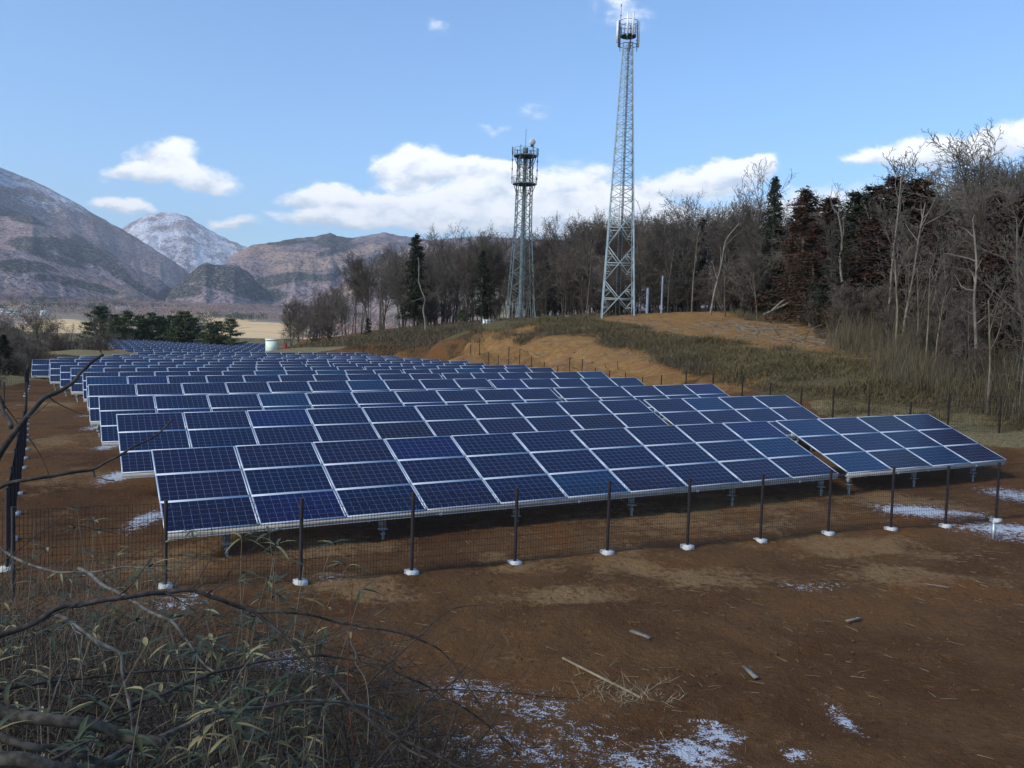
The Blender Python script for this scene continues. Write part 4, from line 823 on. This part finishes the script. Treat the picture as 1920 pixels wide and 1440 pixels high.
# ------------------------------------------------------------------ ground cover ("stuff")
def blades(name, pts, hmin, hmax, wdt, per, mats, label, cat, spread=.25, lean=.5, ysplit=0., clump=0.):
    rg = np.random.default_rng(len(pts)+per); n = len(pts); C0 = np.repeat(pts, per, 0)+np.concatenate([rg.normal(0, spread, (n*per, 2)), np.zeros((n*per, 1))], 1)
    a = rg.random(n*per)*6.283; hh = rg.uniform(hmin, hmax, n*per)*np.repeat(rg.uniform(.6, 1.2, n)*(1+clump*np.clip(fbm(pts[:, 0]/1.7, pts[:, 1]/1.7, 4, 64)*5, -.7, 1.6)), per); ln = rg.normal(0, lean, n*per)*hh
    D = np.stack([np.cos(a)*ln, np.sin(a)*ln, hh], -1); b_ = rg.random(n*per)*6.283; Sd = np.stack([np.cos(b_), np.sin(b_), np.zeros_like(b_)], -1)*(wdt*rg.uniform(.6, 1.3, n*per))[:, None]
    mid = C0+D*.55; tip = C0+D*np.array([1.15, 1.15, .9]); V = np.stack([C0-Sd*.5, C0+Sd*.5, mid+Sd*.5, mid-Sd*.5, tip], 1).reshape(-1, 3); i = (np.arange(n*per)*5)[:, None]
    me = me_build(name, V, [i+np.array([0, 1, 2, 3]), i+np.array([3, 2, 4])], mats)
    if ysplit and len(mats) > 1: mi = (rg.random(n*per) < ysplit).astype(np.int32); me.polygons.foreach_set('material_index', np.concatenate([mi, mi]))
    return tag(ob(name, me), label, cat, kind='stuff')
def scatter_px(n, polys, jitter=0, dmin=3):
    """random points on the terrain under photo quads (x0,x1,y(x0) top/bottom...)"""
    out = []
    for (x0, x1, t0, t1, b0, b1, d0, d1, m_) in polys:
        k_ = int(n*m_); X = RNG.uniform(x0, x1, k_); f = (X-x0)/(x1-x0); v_ = RNG.random(k_)
        # d0 = (near, far) at x0, d1 = (near, far) at x1
        D = (d0[0]*(1-f)+d1[0]*f)*(1-v_)+(d0[1]*(1-f)+d1[1]*f)*v_
        for px, d in zip(X, D): q = at(px, 620, d); out.append((q[0], q[1]))
    out = np.array(out); return np.concatenate([out, H(out[:, 0], out[:, 1])[:, None]], 1)
def patchy(G, k=.06, sc=3.2): 
    return G[fbm(G[:, 0]/sc, G[:, 1]/sc, 4, 60)+RNG.normal(0, .08, len(G)) > -k]
G = patchy(scatter_px(1, [(840,975,0,0,0,0,(82,96),(77,100),900),(975,1130,0,0,0,0,(77,96),(68,84),1500),(1130,1330,0,0,0,0,(67,79),(47,61),2300),(1330,1560,0,0,0,0,(46,60),(37,50),2600),(1560,1750,0,0,0,0,(36,50),(34,46),2000),(1750,1960,0,0,0,0,(34,44),(33,42),1700)]))
blades('ground_cover', G, .08, .34, .022, 18, [M_GREENC, M_UNDER], 'low green brown bamboo grass covering the bank below the wood', 'ground cover', .3, 1.0, ysplit=.5, clump=1.)
G = patchy(scatter_px(1, [(1570,1680,0,0,0,0,(52,66),(40,58),500),(1680,1800,0,0,0,0,(40,56),(36,50),1000),(1800,1990,0,0,0,0,(36,50),(33,46),1200)]), .2)
blades('tall_brush', G, .3, 1.7, .015, 15, [M_TALL, M_UNDER], 'tall dry bamboo brush below the right wood', 'brush', .5, .38, ysplit=.45, clump=1.)
G = scatter_px(1, [(1380,1600,0,0,0,0,(86,94),(60,72),500)])
blades('edge_weeds', G, .2, .9, .018, 14, [M_UNDER, M_TALL], 'dry weeds along the upper edge of the bare mound', 'weeds', .35, .4, ysplit=.4)
G = patchy(scatter_px(1, [(560,860,0,0,0,0,(124,150),(84,118),3000),(-80,85,0,0,0,0,(50,110),(72,115),1200),(60,190,0,0,0,0,(110,135),(112,140),500),(860,1130,0,0,0,0,(100,125),(95,112),700),(185,470,0,0,0,0,(206,225),(206,225),500)]), .2)
blades('undergrowth', G, .15, .7, .04, 14, [M_UNDER, M_TALL], 'brown undergrowth and slash around the foot of the distant trees', 'undergrowth', .6, .8, ysplit=.4)
G = patchy(scatter_px(1, [(840,975,0,0,0,0,(80.5,83),(75.5,79),200),(975,1130,0,0,0,0,(72.5,77),(66,70),330),(1130,1330,0,0,0,0,(64,69),(47,51),460)]), .1, 2)
blades('cut_brush', G, .15, .5, .022, 30, [M_TALL, M_UNDER], 'dead brush piled along the crest of the cut bank', 'brush pile', .45, 1.1, ysplit=.5, clump=1.)
# slash bits on the mound: light sticks
def sticks(name, pts, lmin, lmax, r, m_, label, cat, flat=.15):
    rg = np.random.default_rng(len(pts)+3); n = len(pts); a = rg.random(n)*6.283; L = rg.uniform(lmin, lmax, n); D = np.stack([np.cos(a)*L, np.sin(a)*L, rg.normal(0, flat, n)*L], -1)
    P0 = pts+np.array([0, 0, .012]); mb = MB(); segs(mb, np.concatenate([P0, P0+D+np.array([0, 0, .012]), np.full((n, 1), r), np.full((n, 1), r*.6)], 1), 3); return tag(mb.ob(name, m_), label, cat, kind='stuff')
G = scatter_px(1, [(640,800,0,0,0,0,(112,135),(90,118),160),(1330,1560,0,0,0,0,(70,86),(50,60),200),(1150,1500,0,0,0,0,(75,92),(50,64),120),(860,1200,0,0,0,0,(70,76),(52,60),100)])
sticks('slash_sticks', G, .3, 1.6, .03, M_PALE, 'pale cut sticks scattered on the mound and its edge', 'sticks', .25)
# straw litter on the near ground
n = 2400; X = RNG.uniform(-8, 18, n); Y = 6+RNG.random(n)**1.3*20; k_ = (np.abs(X) < Y*.75+1) & (fbm(X/1.8, Y/1.8, 4, 55)+RNG.random(n)*.12 > .02); X, Y = X[k_], Y[k_]
sticks('straw_litter', np.stack([X, Y, H(X, Y)], -1), .04, .22, .0035, M_STRAW, 'dry straw and chips scattered over the near soil', 'straw', .1)
n = 1500; X = RNG.uniform(-6, 18, n); Y = 7.5+RNG.random(n)**1.2*14; k_ = (np.abs(X) < Y*.75+1) & (X > -1-.2*(Y-8)); X, Y = X[k_], Y[k_]
mb = MB(); sz = RNG.uniform(.005, .022, len(X)); Z = H(X, Y)
for x_, y_, z_, s_ in zip(X, Y, Z, sz): mb.box((x_, y_, z_+s_*.2), (s_, s_*RNG.uniform(.6, 1), s_*.6), (math.cos(x_*50), math.sin(x_*50), .2), (-math.sin(x_*50), math.cos(x_*50), .1), taper=.5)
M_CLOD = mottled('soil_clod', (.085, .045, .024), (.13, .08, .045), 8, .95)
tag(mb.ob('soil_clods', M_CLOD), 'small clods of brown soil lying on the near ground', 'soil clods', kind='stuff')
for i, (a_, b_, lb, wd_, m_) in enumerate([((1183,1186),(1219,1200),'pale flat wood offcut lying on the brown soil in the middle foreground',.045,M_PALE),((1395,1253),(1418,1275),'short grey board lying right of the pale offcut',.035,M_PALE),((1587,1168),(1614,1162),'thin pale stick lying on the soil between the grey board and the long stake',.02,M_PALE),((1695,1092),(1780,1105),'long thin straight stake lying on the soil at the right',.012,M_PALE),((1055,1238),(1200,1312),'dry bamboo stalk lying below the pale offcut',.014,M_STRAW)]):
    A = on(*a_, 60, 5)+[0, 0, .03]; B = on(*b_, 60, 5)+[0, 0, .03]; d = B-A; L = np.linalg.norm(d); d /= L; sdv = np.cross(d, [0, 0, 1]); sdv /= np.linalg.norm(sdv); mb = MB(); mb.box((A+B)/2, (L/2, wd_, .012), d, sdv, np.cross(sdv, d)); mb.box((A+B)/2+d*L*.3+[0, 0, .001], (L*.12, wd_*.8, .015), d, sdv, np.cross(sdv, d))
    tag(mb.ob('wood_offcut' if wd_ > .03 else 'stick', m_), lb, 'wood scrap')
A = on(1862, 1010, 60, 5); mb = MB(); mb.box((A[0], A[1], A[2]+.15), (.03, .03, .2)); mb.box((A[0], A[1], A[2]+.36), (.035, .035, .01)); tag(mb.ob('survey_stake', M_STEEL), 'short grey stake standing in the snowy soil at the right', 'stake')
# dead weeds lying by the bamboo stalk
c0 = on(1150, 1300, 60, 5); G = np.stack([c0[0]+RNG.normal(0, .35, 32), c0[1]+RNG.normal(0, .18, 32)], -1); G = np.concatenate([G, H(G[:, 0], G[:, 1])[:, None]], 1)
blades('dead_weeds', G, .03, .12, .008, 8, [M_STRAW], 'heap of dead weeds by the bamboo stalk on the soil', 'dead weeds', .08, 2.2)
# ------------------------------------------------------------------ foreground thicket
def fgpts(n, poly):
    out = []
    while len(out) < n:
        x_ = random.uniform(-9, 1.5); y_ = random.uniform(2.2, 10.5); px, py = px_of((x_, y_, h1f(x_, y_)))
        lim = np.interp(px, [-200, 100, 300, 500, 700, 850, 960], [985, 1015, 1080, 1170, 1270, 1370, 1480])
        if px < 960 and py > lim and random.random() < (1.25-px/1000): out.append((x_, y_))
    return np.array(out)
_gx = np.linspace(-14, 8, 111); _gy = np.linspace(1, 16, 76); _GX, _GY = np.meshgrid(_gx, _gy, indexing='ij'); _GZ = H(_GX.ravel(), _GY.ravel()).reshape(_GX.shape)
def h1f(x_, y_):
    i = int(np.clip((x_+14)/22*110, 0, 109)); j = int(np.clip((y_-1)/15*75, 0, 74)); return float(_GZ[i, j])
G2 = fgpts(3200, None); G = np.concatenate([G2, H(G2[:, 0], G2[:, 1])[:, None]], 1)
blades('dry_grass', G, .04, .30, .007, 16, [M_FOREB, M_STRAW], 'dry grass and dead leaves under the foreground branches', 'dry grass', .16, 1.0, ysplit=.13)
# fine tangled twigs
def twigline(p, d, L, r, n=6, sag=.05):
    out = []; 
    for i in range(n):
        d = d+RNG.normal(0, .16, 3)-np.array([0, 0, sag]); d /= np.linalg.norm(d); p2 = p+d*L/n; out.append([*p, *p2, r*(1-.7*i/n), r*(1-.7*(i+1)/n)]); p = p2
    return out
A = []
for (x_, y_) in fgpts(6500, None):
    a = random.uniform(0, 6.28); up = abs(random.gauss(.25, .4)); d = np.array([math.cos(a), math.sin(a), up]); d /= np.linalg.norm(d); L = random.uniform(.35, 1.5); A += twigline(np.array([x_, y_, h1f(x_, y_)+random.uniform(0, .55)]), d, L, random.uniform(.002, .0065))
mb = MB(); segs(mb, np.array(A), 4); tag(mb.ob('tangled_twigs', M_BRD), 'tangle of thin grey twigs over the foreground slope', 'twigs', kind='stuff')
A = []
for (x_, y_) in fgpts(1100, None):
    a = random.uniform(0, 6.28); d = np.array([math.cos(a)*.35, math.sin(a)*.35, 1]); d /= np.linalg.norm(d); A += twigline(np.array([x_, y_, h1f(x_, y_)-.02]), d, random.uniform(.3, 1.0), random.uniform(.0015, .0035), sag=.0)
for i in range(2600):
    x_ = random.uniform(-8.5, -2.2); y_ = random.uniform(6.2, 11.3)
    if not -130 < px_of((x_, y_, h1f(x_, y_)))[0] < 330: continue
    a = random.uniform(0, 6.28); d = np.array([math.cos(a)*.4, math.sin(a)*.4, 1]); d /= np.linalg.norm(d); A += twigline(np.array([x_, y_, h1f(x_, y_)-.02]), d, random.uniform(.4, 1.35), random.uniform(.002, .005), sag=.0)
mb = MB(); segs(mb, np.array(A), 3); tag(mb.ob('dry_stems', M_DRYST), 'thin dry upright stems in the foreground thicket', 'dry stems', kind='stuff')
# sasa leaves
def leaf(mb, p, d, L, wd_, m=0):
    d = d/np.linalg.norm(d); s_ = np.cross(d, [0, 0, 1.]); s_ /= np.linalg.norm(s_)+1e-9; up = np.cross(s_, d); f = np.array([0, .2, .5, .8, 1.]); wv = np.array([.15, .9, 1, .55, .02])*wd_/2
    sag = -.35*f**2*L; c_ = p+d*(f*L)[:, None]+np.array([0, 0, 1.])*sag[:, None]; Lft = c_-s_*wv[:, None]+up*wv[:, None]*.35; Rt = c_+s_*wv[:, None]+up*wv[:, None]*.35
    V = np.concatenate([Lft, c_, Rt]); Q_ = [(i, i+5, i+6, i+1) for i in range(4)]+[(i+5, i+10, i+11, i+6) for i in range(4)]; mb.add(V, Q_, m=m)
def sasa(base, ht, nst, label, nleaf=9, group='bamboo grass plants in the foreground', yel=.18, lsize=1.):
    root = empty('bamboo_grass', base); tag(root, label, 'plant', group if group else None); st = MB(); lf = MB()
    for s_ in range(nst):
        a = random.uniform(0, 6.28); p = np.array([random.gauss(0, .05), random.gauss(0, .05), 0]); d = np.array([math.cos(a)*.22, math.sin(a)*.22, 1]); L = ht*random.uniform(.65, 1.05); pts = [p]
        for i in range(7): d = d+RNG.normal(0, .05, 3); d /= np.linalg.norm(d); pts.append(pts[-1]+d*L/7)
        st.tube(pts, np.linspace(.0045, .002, 8), 5)
        for i in range(nleaf):
            k_ = random.choice([3, 4, 5, 5, 6, 6, 7, 7, 7]); q = pts[k_]; a2 = random.uniform(0, 6.28); dd = np.array([math.cos(a2), math.sin(a2), random.uniform(-.1, .9)]); leaf(lf, q, dd, random.uniform(.09, .2)*lsize, random.uniform(.014, .028)*lsize, m=int(random.random() < yel))
    st.ob('stem', M_DRYST, root, smooth=True); lf.ob('foliage', [M_SASA, M_SASAY], root)
for (pxb, pyb, d, pyt, nst, lb) in [(425,1300,4.6,965,6,'tallest bamboo grass clump rising in front of the first panels'),(470,1300,4.4,1030,5,'leafy bamboo grass right of the tallest clump'),(30,1250,3.6,1010,4,'yellowing bamboo grass at the left edge'),(90,1330,3.4,1110,4,'bamboo grass with yellow leaves near the left edge'),(560,1400,3.9,1220,4,'dark bamboo grass below the arching branch'),(490,1470,3.2,1290,4,'bamboo grass at the bottom edge left of centre'),(620,1460,3.6,1370,3,'low bamboo grass at the bottom edge near the centre'),(310,1430,3.0,1230,3,'thin bamboo grass in the middle of the tangle'),(200,1470,2.7,1280,3,'bamboo grass behind the thick log'),(100,1200,5.6,985,4,'slim bamboo grass near the left fence'),(210,1200,6.5,1005,5,'bamboo grass in front of the left fence corner'),(260,1180,7.2,990,4,'bamboo grass beside the first white block'),(150,1180,7.,965,4,'tall bamboo grass against the left mesh fence'),(0,1150,5.2,960,5,'tall bamboo grass at the left edge by the dark posts')]:
    b0 = at(pxb, pyb, d); b0[2] = min(b0[2], b0[2]); zt = at(pxb, pyt, d)[2]; zb = h1f(b0[0], b0[1]); b0[2] = zb; big = 'tallest' in lb; sasa(b0, zt-zb, nst*2+(4 if big else -1), lb, nleaf=20 if big else 14, group=None, lsize=.85 if big else .75)
for (x_, y_) in fgpts(60, None): sasa(np.array([x_, y_, h1f(x_, y_)]), random.uniform(.25, .6), 3, 'small bamboo grass plant in the foreground thicket', nleaf=7, lsize=.6, group='small bamboo grass plants in the thicket')
# branches: centre lines followed in the photo, each at its own distance
def branch(name, pts, r0, r1, label, m_=M_BR, twigs=6, tl=.4, kids=()):
    P = np.array([at(*p) for p in pts]); n = len(P); s0 = np.arange(n); tt = np.linspace(0, n-1, n*6)
    # Catmull style smoothing
    Pc = np.stack([np.interp(tt, s0, P[:, i]) for i in range(3)], -1)
    for _ in range(6): Pc[1:-1] = (Pc[:-2]+2*Pc[1:-1]+Pc[2:])/4
    nz = RNG.normal(0, r0*.9, (len(Pc), 3))
    r0 *= .68; r1 *= .72
    for _ in range(9): nz[1:-1] = (nz[:-2]+2*nz[1:-1]+nz[2:])/4
    Pc = Pc+nz; rr = np.linspace(r0, r1, len(Pc))*1.; mb = MB(); mb.tube(Pc, rr, 8)
    for e0, e1 in ((0, 1), (-1, -2)): mb.bar(Pc[e0], Pc[e0]+(Pc[e0]-Pc[e1])/(np.linalg.norm(Pc[e0]-Pc[e1])+1e-9)*rr[e0]*.7, rr[e0]*.97, 8, r2=rr[e0]*.55)
    for i in range(twigs):
        k_ = random.randrange(2, len(Pc)-1); d = Pc[k_]-Pc[k_-1]; d /= np.linalg.norm(d); d = d+RNG.normal(0, .55, 3); d /= np.linalg.norm(d); L = random.uniform(.3, 1)*tl; r_ = max(.0015, rr[k_]*.32); Q_ = [Pc[k_]]
        for s_ in range(6): d = d+RNG.normal(0, .16, 3); d /= np.linalg.norm(d); Q_.append(Q_[-1]+d*L/6)
        mb.tube(Q_, np.linspace(r_, r_*.4, 7), 5)
    o = mb.ob(name, m_, smooth=True); return tag(o, label, 'branch')
branch('bare_branch', [(-60,960,2.2),(0,850,2.2),(30,800,2.25),(75,755,2.3),(112,735,2.35),(140,705,2.4),(168,685,2.45),(198,669,2.5)],   .0125, .0055, 'dark bare branch reaching up over the left ends of the panel rows', M_BRD, 1, .2)
branch('bare_branch', [(-30,700,2.4),(0,745,2.4),(8,775,2.4),(25,800,2.3)], .006, .009, 'dark twig joining the reaching branch at the left edge', M_BRD, 3, .3)
branch('bare_branch', [(-40,930,2.5),(10,912,2.5),(60,895,2.5),(120,890,2.55),(178,880,2.6),(225,855,2.6),(275,825,2.65),(322,793,2.7)], .0095, .0035, 'thin branch stretching across the first panel rows at the left', M_BRD, 0, .15)
branch('twig', [(175,880,2.6),(177,894,2.6),(190,897,2.6),(208,903,2.6)], .004, .003, 'tiny broken twig hanging under the thin stretching branch', M_BR, 0)
branch('fallen_branch', [(-60,1215,3.3),(0,1192,3.4),(60,1168,3.45),(110,1142,3.5),(160,1130,3.55),(230,1118,3.6),(290,1110,3.65),(325,1105,3.7),(370,1113,3.7),(420,1128,3.75),(470,1148,3.8),(520,1180,3.8),(560,1218,3.75),(600,1250,3.7),(640,1290,3.7),(680,1340,3.6),(740,1380,3.6),(820,1420,3.6),(880,1450,3.6)], .019, .008, 'long dark branch arching over the foreground thicket', M_BRD, 12, .5)
branch('fallen_branch', [(480,1150,3.8),(520,1146,3.8),(570,1150,3.85),(625,1163,3.9),(690,1175,3.9),(760,1190,3.95),(815,1210,4.),(850,1245,4.),(880,1290,4.),(905,1330,4.),(950,1400,4.)], .010, .004, 'smooth side branch arching right from the long dark branch', M_BRD, 9, .45)
branch('fallen_branch', [(150,1062,5.0),(180,1085,4.8),(215,1110,4.6),(255,1135,4.4),(300,1155,4.2),(328,1165,4.1),(350,1205,4.1),(385,1250,4.1),(410,1275,4.)], .016, .008, 'grey crooked branch crossing under the arching one', M_BR, 6, .4)
branch('fallen_branch', [(110,1145,3.6),(150,1175,3.5),(190,1205,3.4),(228,1220,3.4),(232,1260,3.4),(240,1320,3.3),(248,1370,3.3),(252,1430,3.2)], .013, .008, 'forked grey branch hanging down in the left tangle', M_BR, 5, .4)
branch('log', [(-60,1322,2.9),(60,1340,2.9),(200,1366,2.95),(300,1392,3.)], .036, .027, 'thick grey log lying across the lower left corner', M_LOG, 4, .5)
branch('log', [(-40,1412,2.3),(60,1432,2.3),(150,1460,2.35)], .034, .028, 'thick dark log cut off by the bottom left corner', M_LOG, 1, .3)
branch('fallen_branch', [(-30,1372,2.7),(60,1398,2.7),(130,1415,2.75),(230,1430,2.8)], .020, .015, 'second thinner log lying just below the grey log', M_LOG, 3, .4)
branch('fallen_branch', [(110,1460,2.9),(160,1440,3.),(230,1415,3.1),(300,1382,3.2),(350,1358,3.3),(410,1342,3.4),(480,1328,3.5),(545,1318,3.6),(640,1318,3.7),(690,1325,3.8),(740,1345,3.9)], .017, .008, 'speckled branch crossing the bottom of the thicket', M_BR, 10, .5)
branch('fallen_branch', [(-20,1300,3.2),(60,1285,3.3),(130,1272,3.4),(220,1262,3.5),(310,1256,3.6),(380,1256,3.7)], .009, .006, 'straight thin branch lying across the left tangle', M_BRD, 6, .4)
branch('fallen_branch', [(180,1345,3.3),(240,1325,3.4),(300,1305,3.5),(360,1280,3.6),(420,1260,3.7),(480,1243,3.8),(540,1235,3.85),(590,1232,3.9),(640,1230,4.),(690,1240,4.),(750,1265,4.),(810,1290,4.1),(860,1320,4.1),(920,1365,4.2),(980,1410,4.2)], .013, .005, 'long low branch curving right through the snowy patch', M_BRD, 10, .5)
branch('fallen_branch', [(480,1320,4.),(540,1318,4.),(600,1316,4.),(655,1318,4.),(690,1350,3.9),(740,1385,3.9),(800,1420,3.8)], .016, .008, 'dark thick branch end near the bottom centre', M_BRD, 6, .4)
branch('fallen_branch', [(690,1305,4.6),(740,1297,4.6),(820,1294,4.7),(900,1295,4.8),(980,1300,4.9),(1040,1310,5.),(1095,1310,5.1)], .007, .003, 'thin straight branch reaching right over the speckled snow', M_BRD, 8, .5)
branch('bare_branch', [(690,1285,4.4),(720,1250,4.4),(760,1215,4.5),(790,1190,4.5),(820,1160,4.6),(850,1142,4.6),(890,1132,4.7),(930,1136,4.7)], .007, .003, 'thin branch curving up and over at the right of the thicket', M_BRD, 6, .5)
branch('bare_branch', [(500,1225,4.2),(560,1215,4.2),(610,1205,4.2),(660,1180,4.2),(700,1155,4.3),(727,1138,4.3)], .006, .003, 'straight rising twig crossing the side branch', M_BR, 4, .3)
branch('fallen_branch', [(0,1030,5.5),(60,1060,5.3),(110,1075,5.2),(180,1075,5.2),(240,1060,5.2),(290,1066,5.2)], .014, .006, 'grey branch lying near the left fence corner', M_BR, 8, .6)
branch('bare_branch', [(662,1400,4.2),(655,1300,4.2),(652,1240,4.2),(655,1170,4.2),(662,1098,4.2)], .008, .0025, 'upright reddish dead stalk standing in the thicket', mottled('red_stalk', (.11, .035, .02), (.16, .06, .035), 8, .8), 2, .15)
branch('vine', [(655,1205,4.0),(668,1225,4.0),(665,1245,4.0),(685,1270,4.),(690,1300,4.),(690,1395,4.)], .0045, .003, 'pale vine hanging beside the upright reddish stalk', M_PALE, 1, .1)
branch('bare_branch', [(0,1058,4.),(30,1035,4.),(90,985,4.),(150,985,4.2),(215,1000,4.3)], .004, .002, 'thin dark twig drooping in front of the left fence', M_BRD, 5, .4)
# ------------------------------------------------------------------ valley: woods and houses
V = []; rg = np.random.default_rng(5); cnt = 0
def far_clump(x_, y_, z_, ht, wd_, n):
    C0 = np.stack([x_+rg.normal(0, wd_*.33, n), y_+rg.normal(0, wd_*.33, n), z_+ht*(.12+.88*rg.random(n)**.7)], -1); d = rg.normal(0, 1, (n, 3)); d[:, 2] = np.abs(d[:, 2]); d /= np.linalg.norm(d, axis=1)[:, None]; s_ = np.cross(d, rg.normal(0, 1, (n, 3))); s_ /= np.linalg.norm(s_, axis=1)[:, None]; L = ht*.16
    return np.stack([C0-s_*L*.35, C0+s_*L*.35, C0+d*L], 1).reshape(-1, 3)
VB, VG = [], []
for i in range(9000):
    th_ = R_(rg.uniform(-38, 2)); r_ = 430+rg.random()**.7*2300; x_, y_ = r_*math.sin(th_), r_*math.cos(th_)
    m_ = vnoise(np.array([x_/170]), np.array([y_/110]), 5)[0]+.35*(vnoise(np.array([x_/50]), np.array([y_/40]), 6)[0]-.5)
    px, py = px_of((x_, y_, 0))
    if m_ < .50 - .22*(r_ > 1400): continue
    if (395 < px < 560 and 603 < px_of((x_, y_, h1(x_, y_)))[1] < 638) or (60 < px < 170 and r_ < 1200): continue
    z_ = h1(x_, y_); ht = rg.uniform(7, 13); (VG if vnoise(np.array([x_/120]), np.array([y_/90]), 8)[0] > .66 else VB).append(far_clump(x_, y_, z_, ht, ht*.8, 42))
M_FW = stuffmat('far_bare_wood', ((.25, .17, .15), (.34, .25, .22), (.44, .34, .30)), .01, 1); M_FG = stuffmat('far_green_wood', ((.045, .065, .04), (.075, .085, .045), (.10, .11, .06)), .01, 1)
for nm, L_, m_, lb in (('far_wood', VB, M_FW, 'purple brown bare woods across the valley floor'), ('far_evergreen_wood', VG, M_FG, 'dark green groves across the valley floor')):
    A = np.concatenate(L_); tag(ob(nm, me_build(nm, A, np.arange(len(A)).reshape(-1, 3), m_)), lb, 'wood', kind='stuff')
def house(px, py, d, wd_, dp, ht, wallc, roofc, label, rz):
    p = on(px, py, 4000, 700); sc = math.hypot(p[0], p[1])/d; root = empty('house', (p[0], p[1], h1(p[0], p[1])), rz); tag(root, label, 'house')
    wd_, dp, ht = wd_*sc, dp*sc, ht*sc; wm = mottled('wall', wallc, tuple(c_*.85 for c_ in wallc), .5, .8); rm = mottled('roof', roofc, tuple(c_*.8 for c_ in roofc), .5, .6)
    mb = MB(); mb.box((0, 0, ht/2-.5), (wd_/2, dp/2, ht/2+.5)); mb.ob('wall', wm, root)
    mb = MB(); w2, d2, rh = wd_/2*1.08, dp/2*1.15, ht*.45; V_ = [(-w2, -d2, ht), (w2, -d2, ht), (w2, d2, ht), (-w2, d2, ht), (-w2*.95, 0, ht+rh), (w2*.95, 0, ht+rh)]
    mb.add(V_, [(0, 1, 5, 4), (2, 3, 4, 5), (3, 2, 1, 0)], [(0, 4, 3), (1, 2, 5)]); mb.ob('roof', rm, root)
    for k_ in (-.25, .25): mb = MB(); mb.box((wd_*k_, -dp/2-.05, ht*.55), (wd_*.09, .08, ht*.16)); mb.ob('window', M_TDARK, root)
for a_ in [(306,583,1800,30,14,5,(.75,.77,.8),(.25,.32,.42),'long white building with a blue grey roof in the middle of the valley',.1),(290,585,1800,9,8,5,(.8,.78,.72),(.2,.2,.22),'small white house left of the long white building',.3),
  (232,581,1900,14,10,5,(.7,.7,.68),(.35,.36,.38),'grey roofed house above the pines at the left',.2),(222,580,1900,10,9,5,(.82,.8,.76),(.22,.2,.2),'white house beside the grey roofed one',-.2),(246,578,1950,10,8,5,(.7,.66,.6),(.3,.3,.32),'farther house right of the grey roofed one',.0),
  (6,588,1100,9,8,4,(.75,.75,.75),(.4,.4,.42),'white house at the left edge of the valley',.2),(26,592,1100,12,8,4.5,(.5,.62,.58),(.20,.36,.32),'house with a pale green roof near the left edge',-.1),(44,586,1150,9,8,4,(.7,.6,.55),(.42,.12,.10),'house with a red roof near the left edge',.2),(53,588,1150,6,6,3.5,(.8,.8,.78),(.6,.6,.6),'tiny white shed right of the red roofed house',.0),(84,592,1100,8,7,4,(.75,.72,.66),(.45,.47,.5),'pale roofed house above the bare trees at the left',.3)]:
    house(*a_)
# ------------------------------------------------------------------ haze
HAZE = 0.00007
if HAZE:
    mb = MB(); mb.box((-800, 4500, 500), (12500, 9500, 1100)); hz = mb.ob('haze', []); 
    hm = bpy.data.materials.new('haze'); hm.use_nodes = True; nt_ = hm.node_tree; nt_.nodes.clear(); o_ = nt_.nodes.new('ShaderNodeOutputMaterial'); v_ = nt_.nodes.new('ShaderNodeVolumePrincipled')
    v_.inputs['Color'].default_value = (.90, .94, 1., 1); v_.inputs['Density'].default_value = HAZE; v_.inputs['Anisotropy'].default_value = .2; nt_.links.new(v_.outputs[0], o_.inputs['Volume'])
    hz.data.materials.clear(); hz.data.materials.append(hm); tag(hz, 'pale blue haze in the air of the valley', 'haze', kind='stuff')
print('objects', len(bpy.data.objects), 'tris', sum(len(m.polygons) for m in bpy.data.meshes), 'trees', nt)
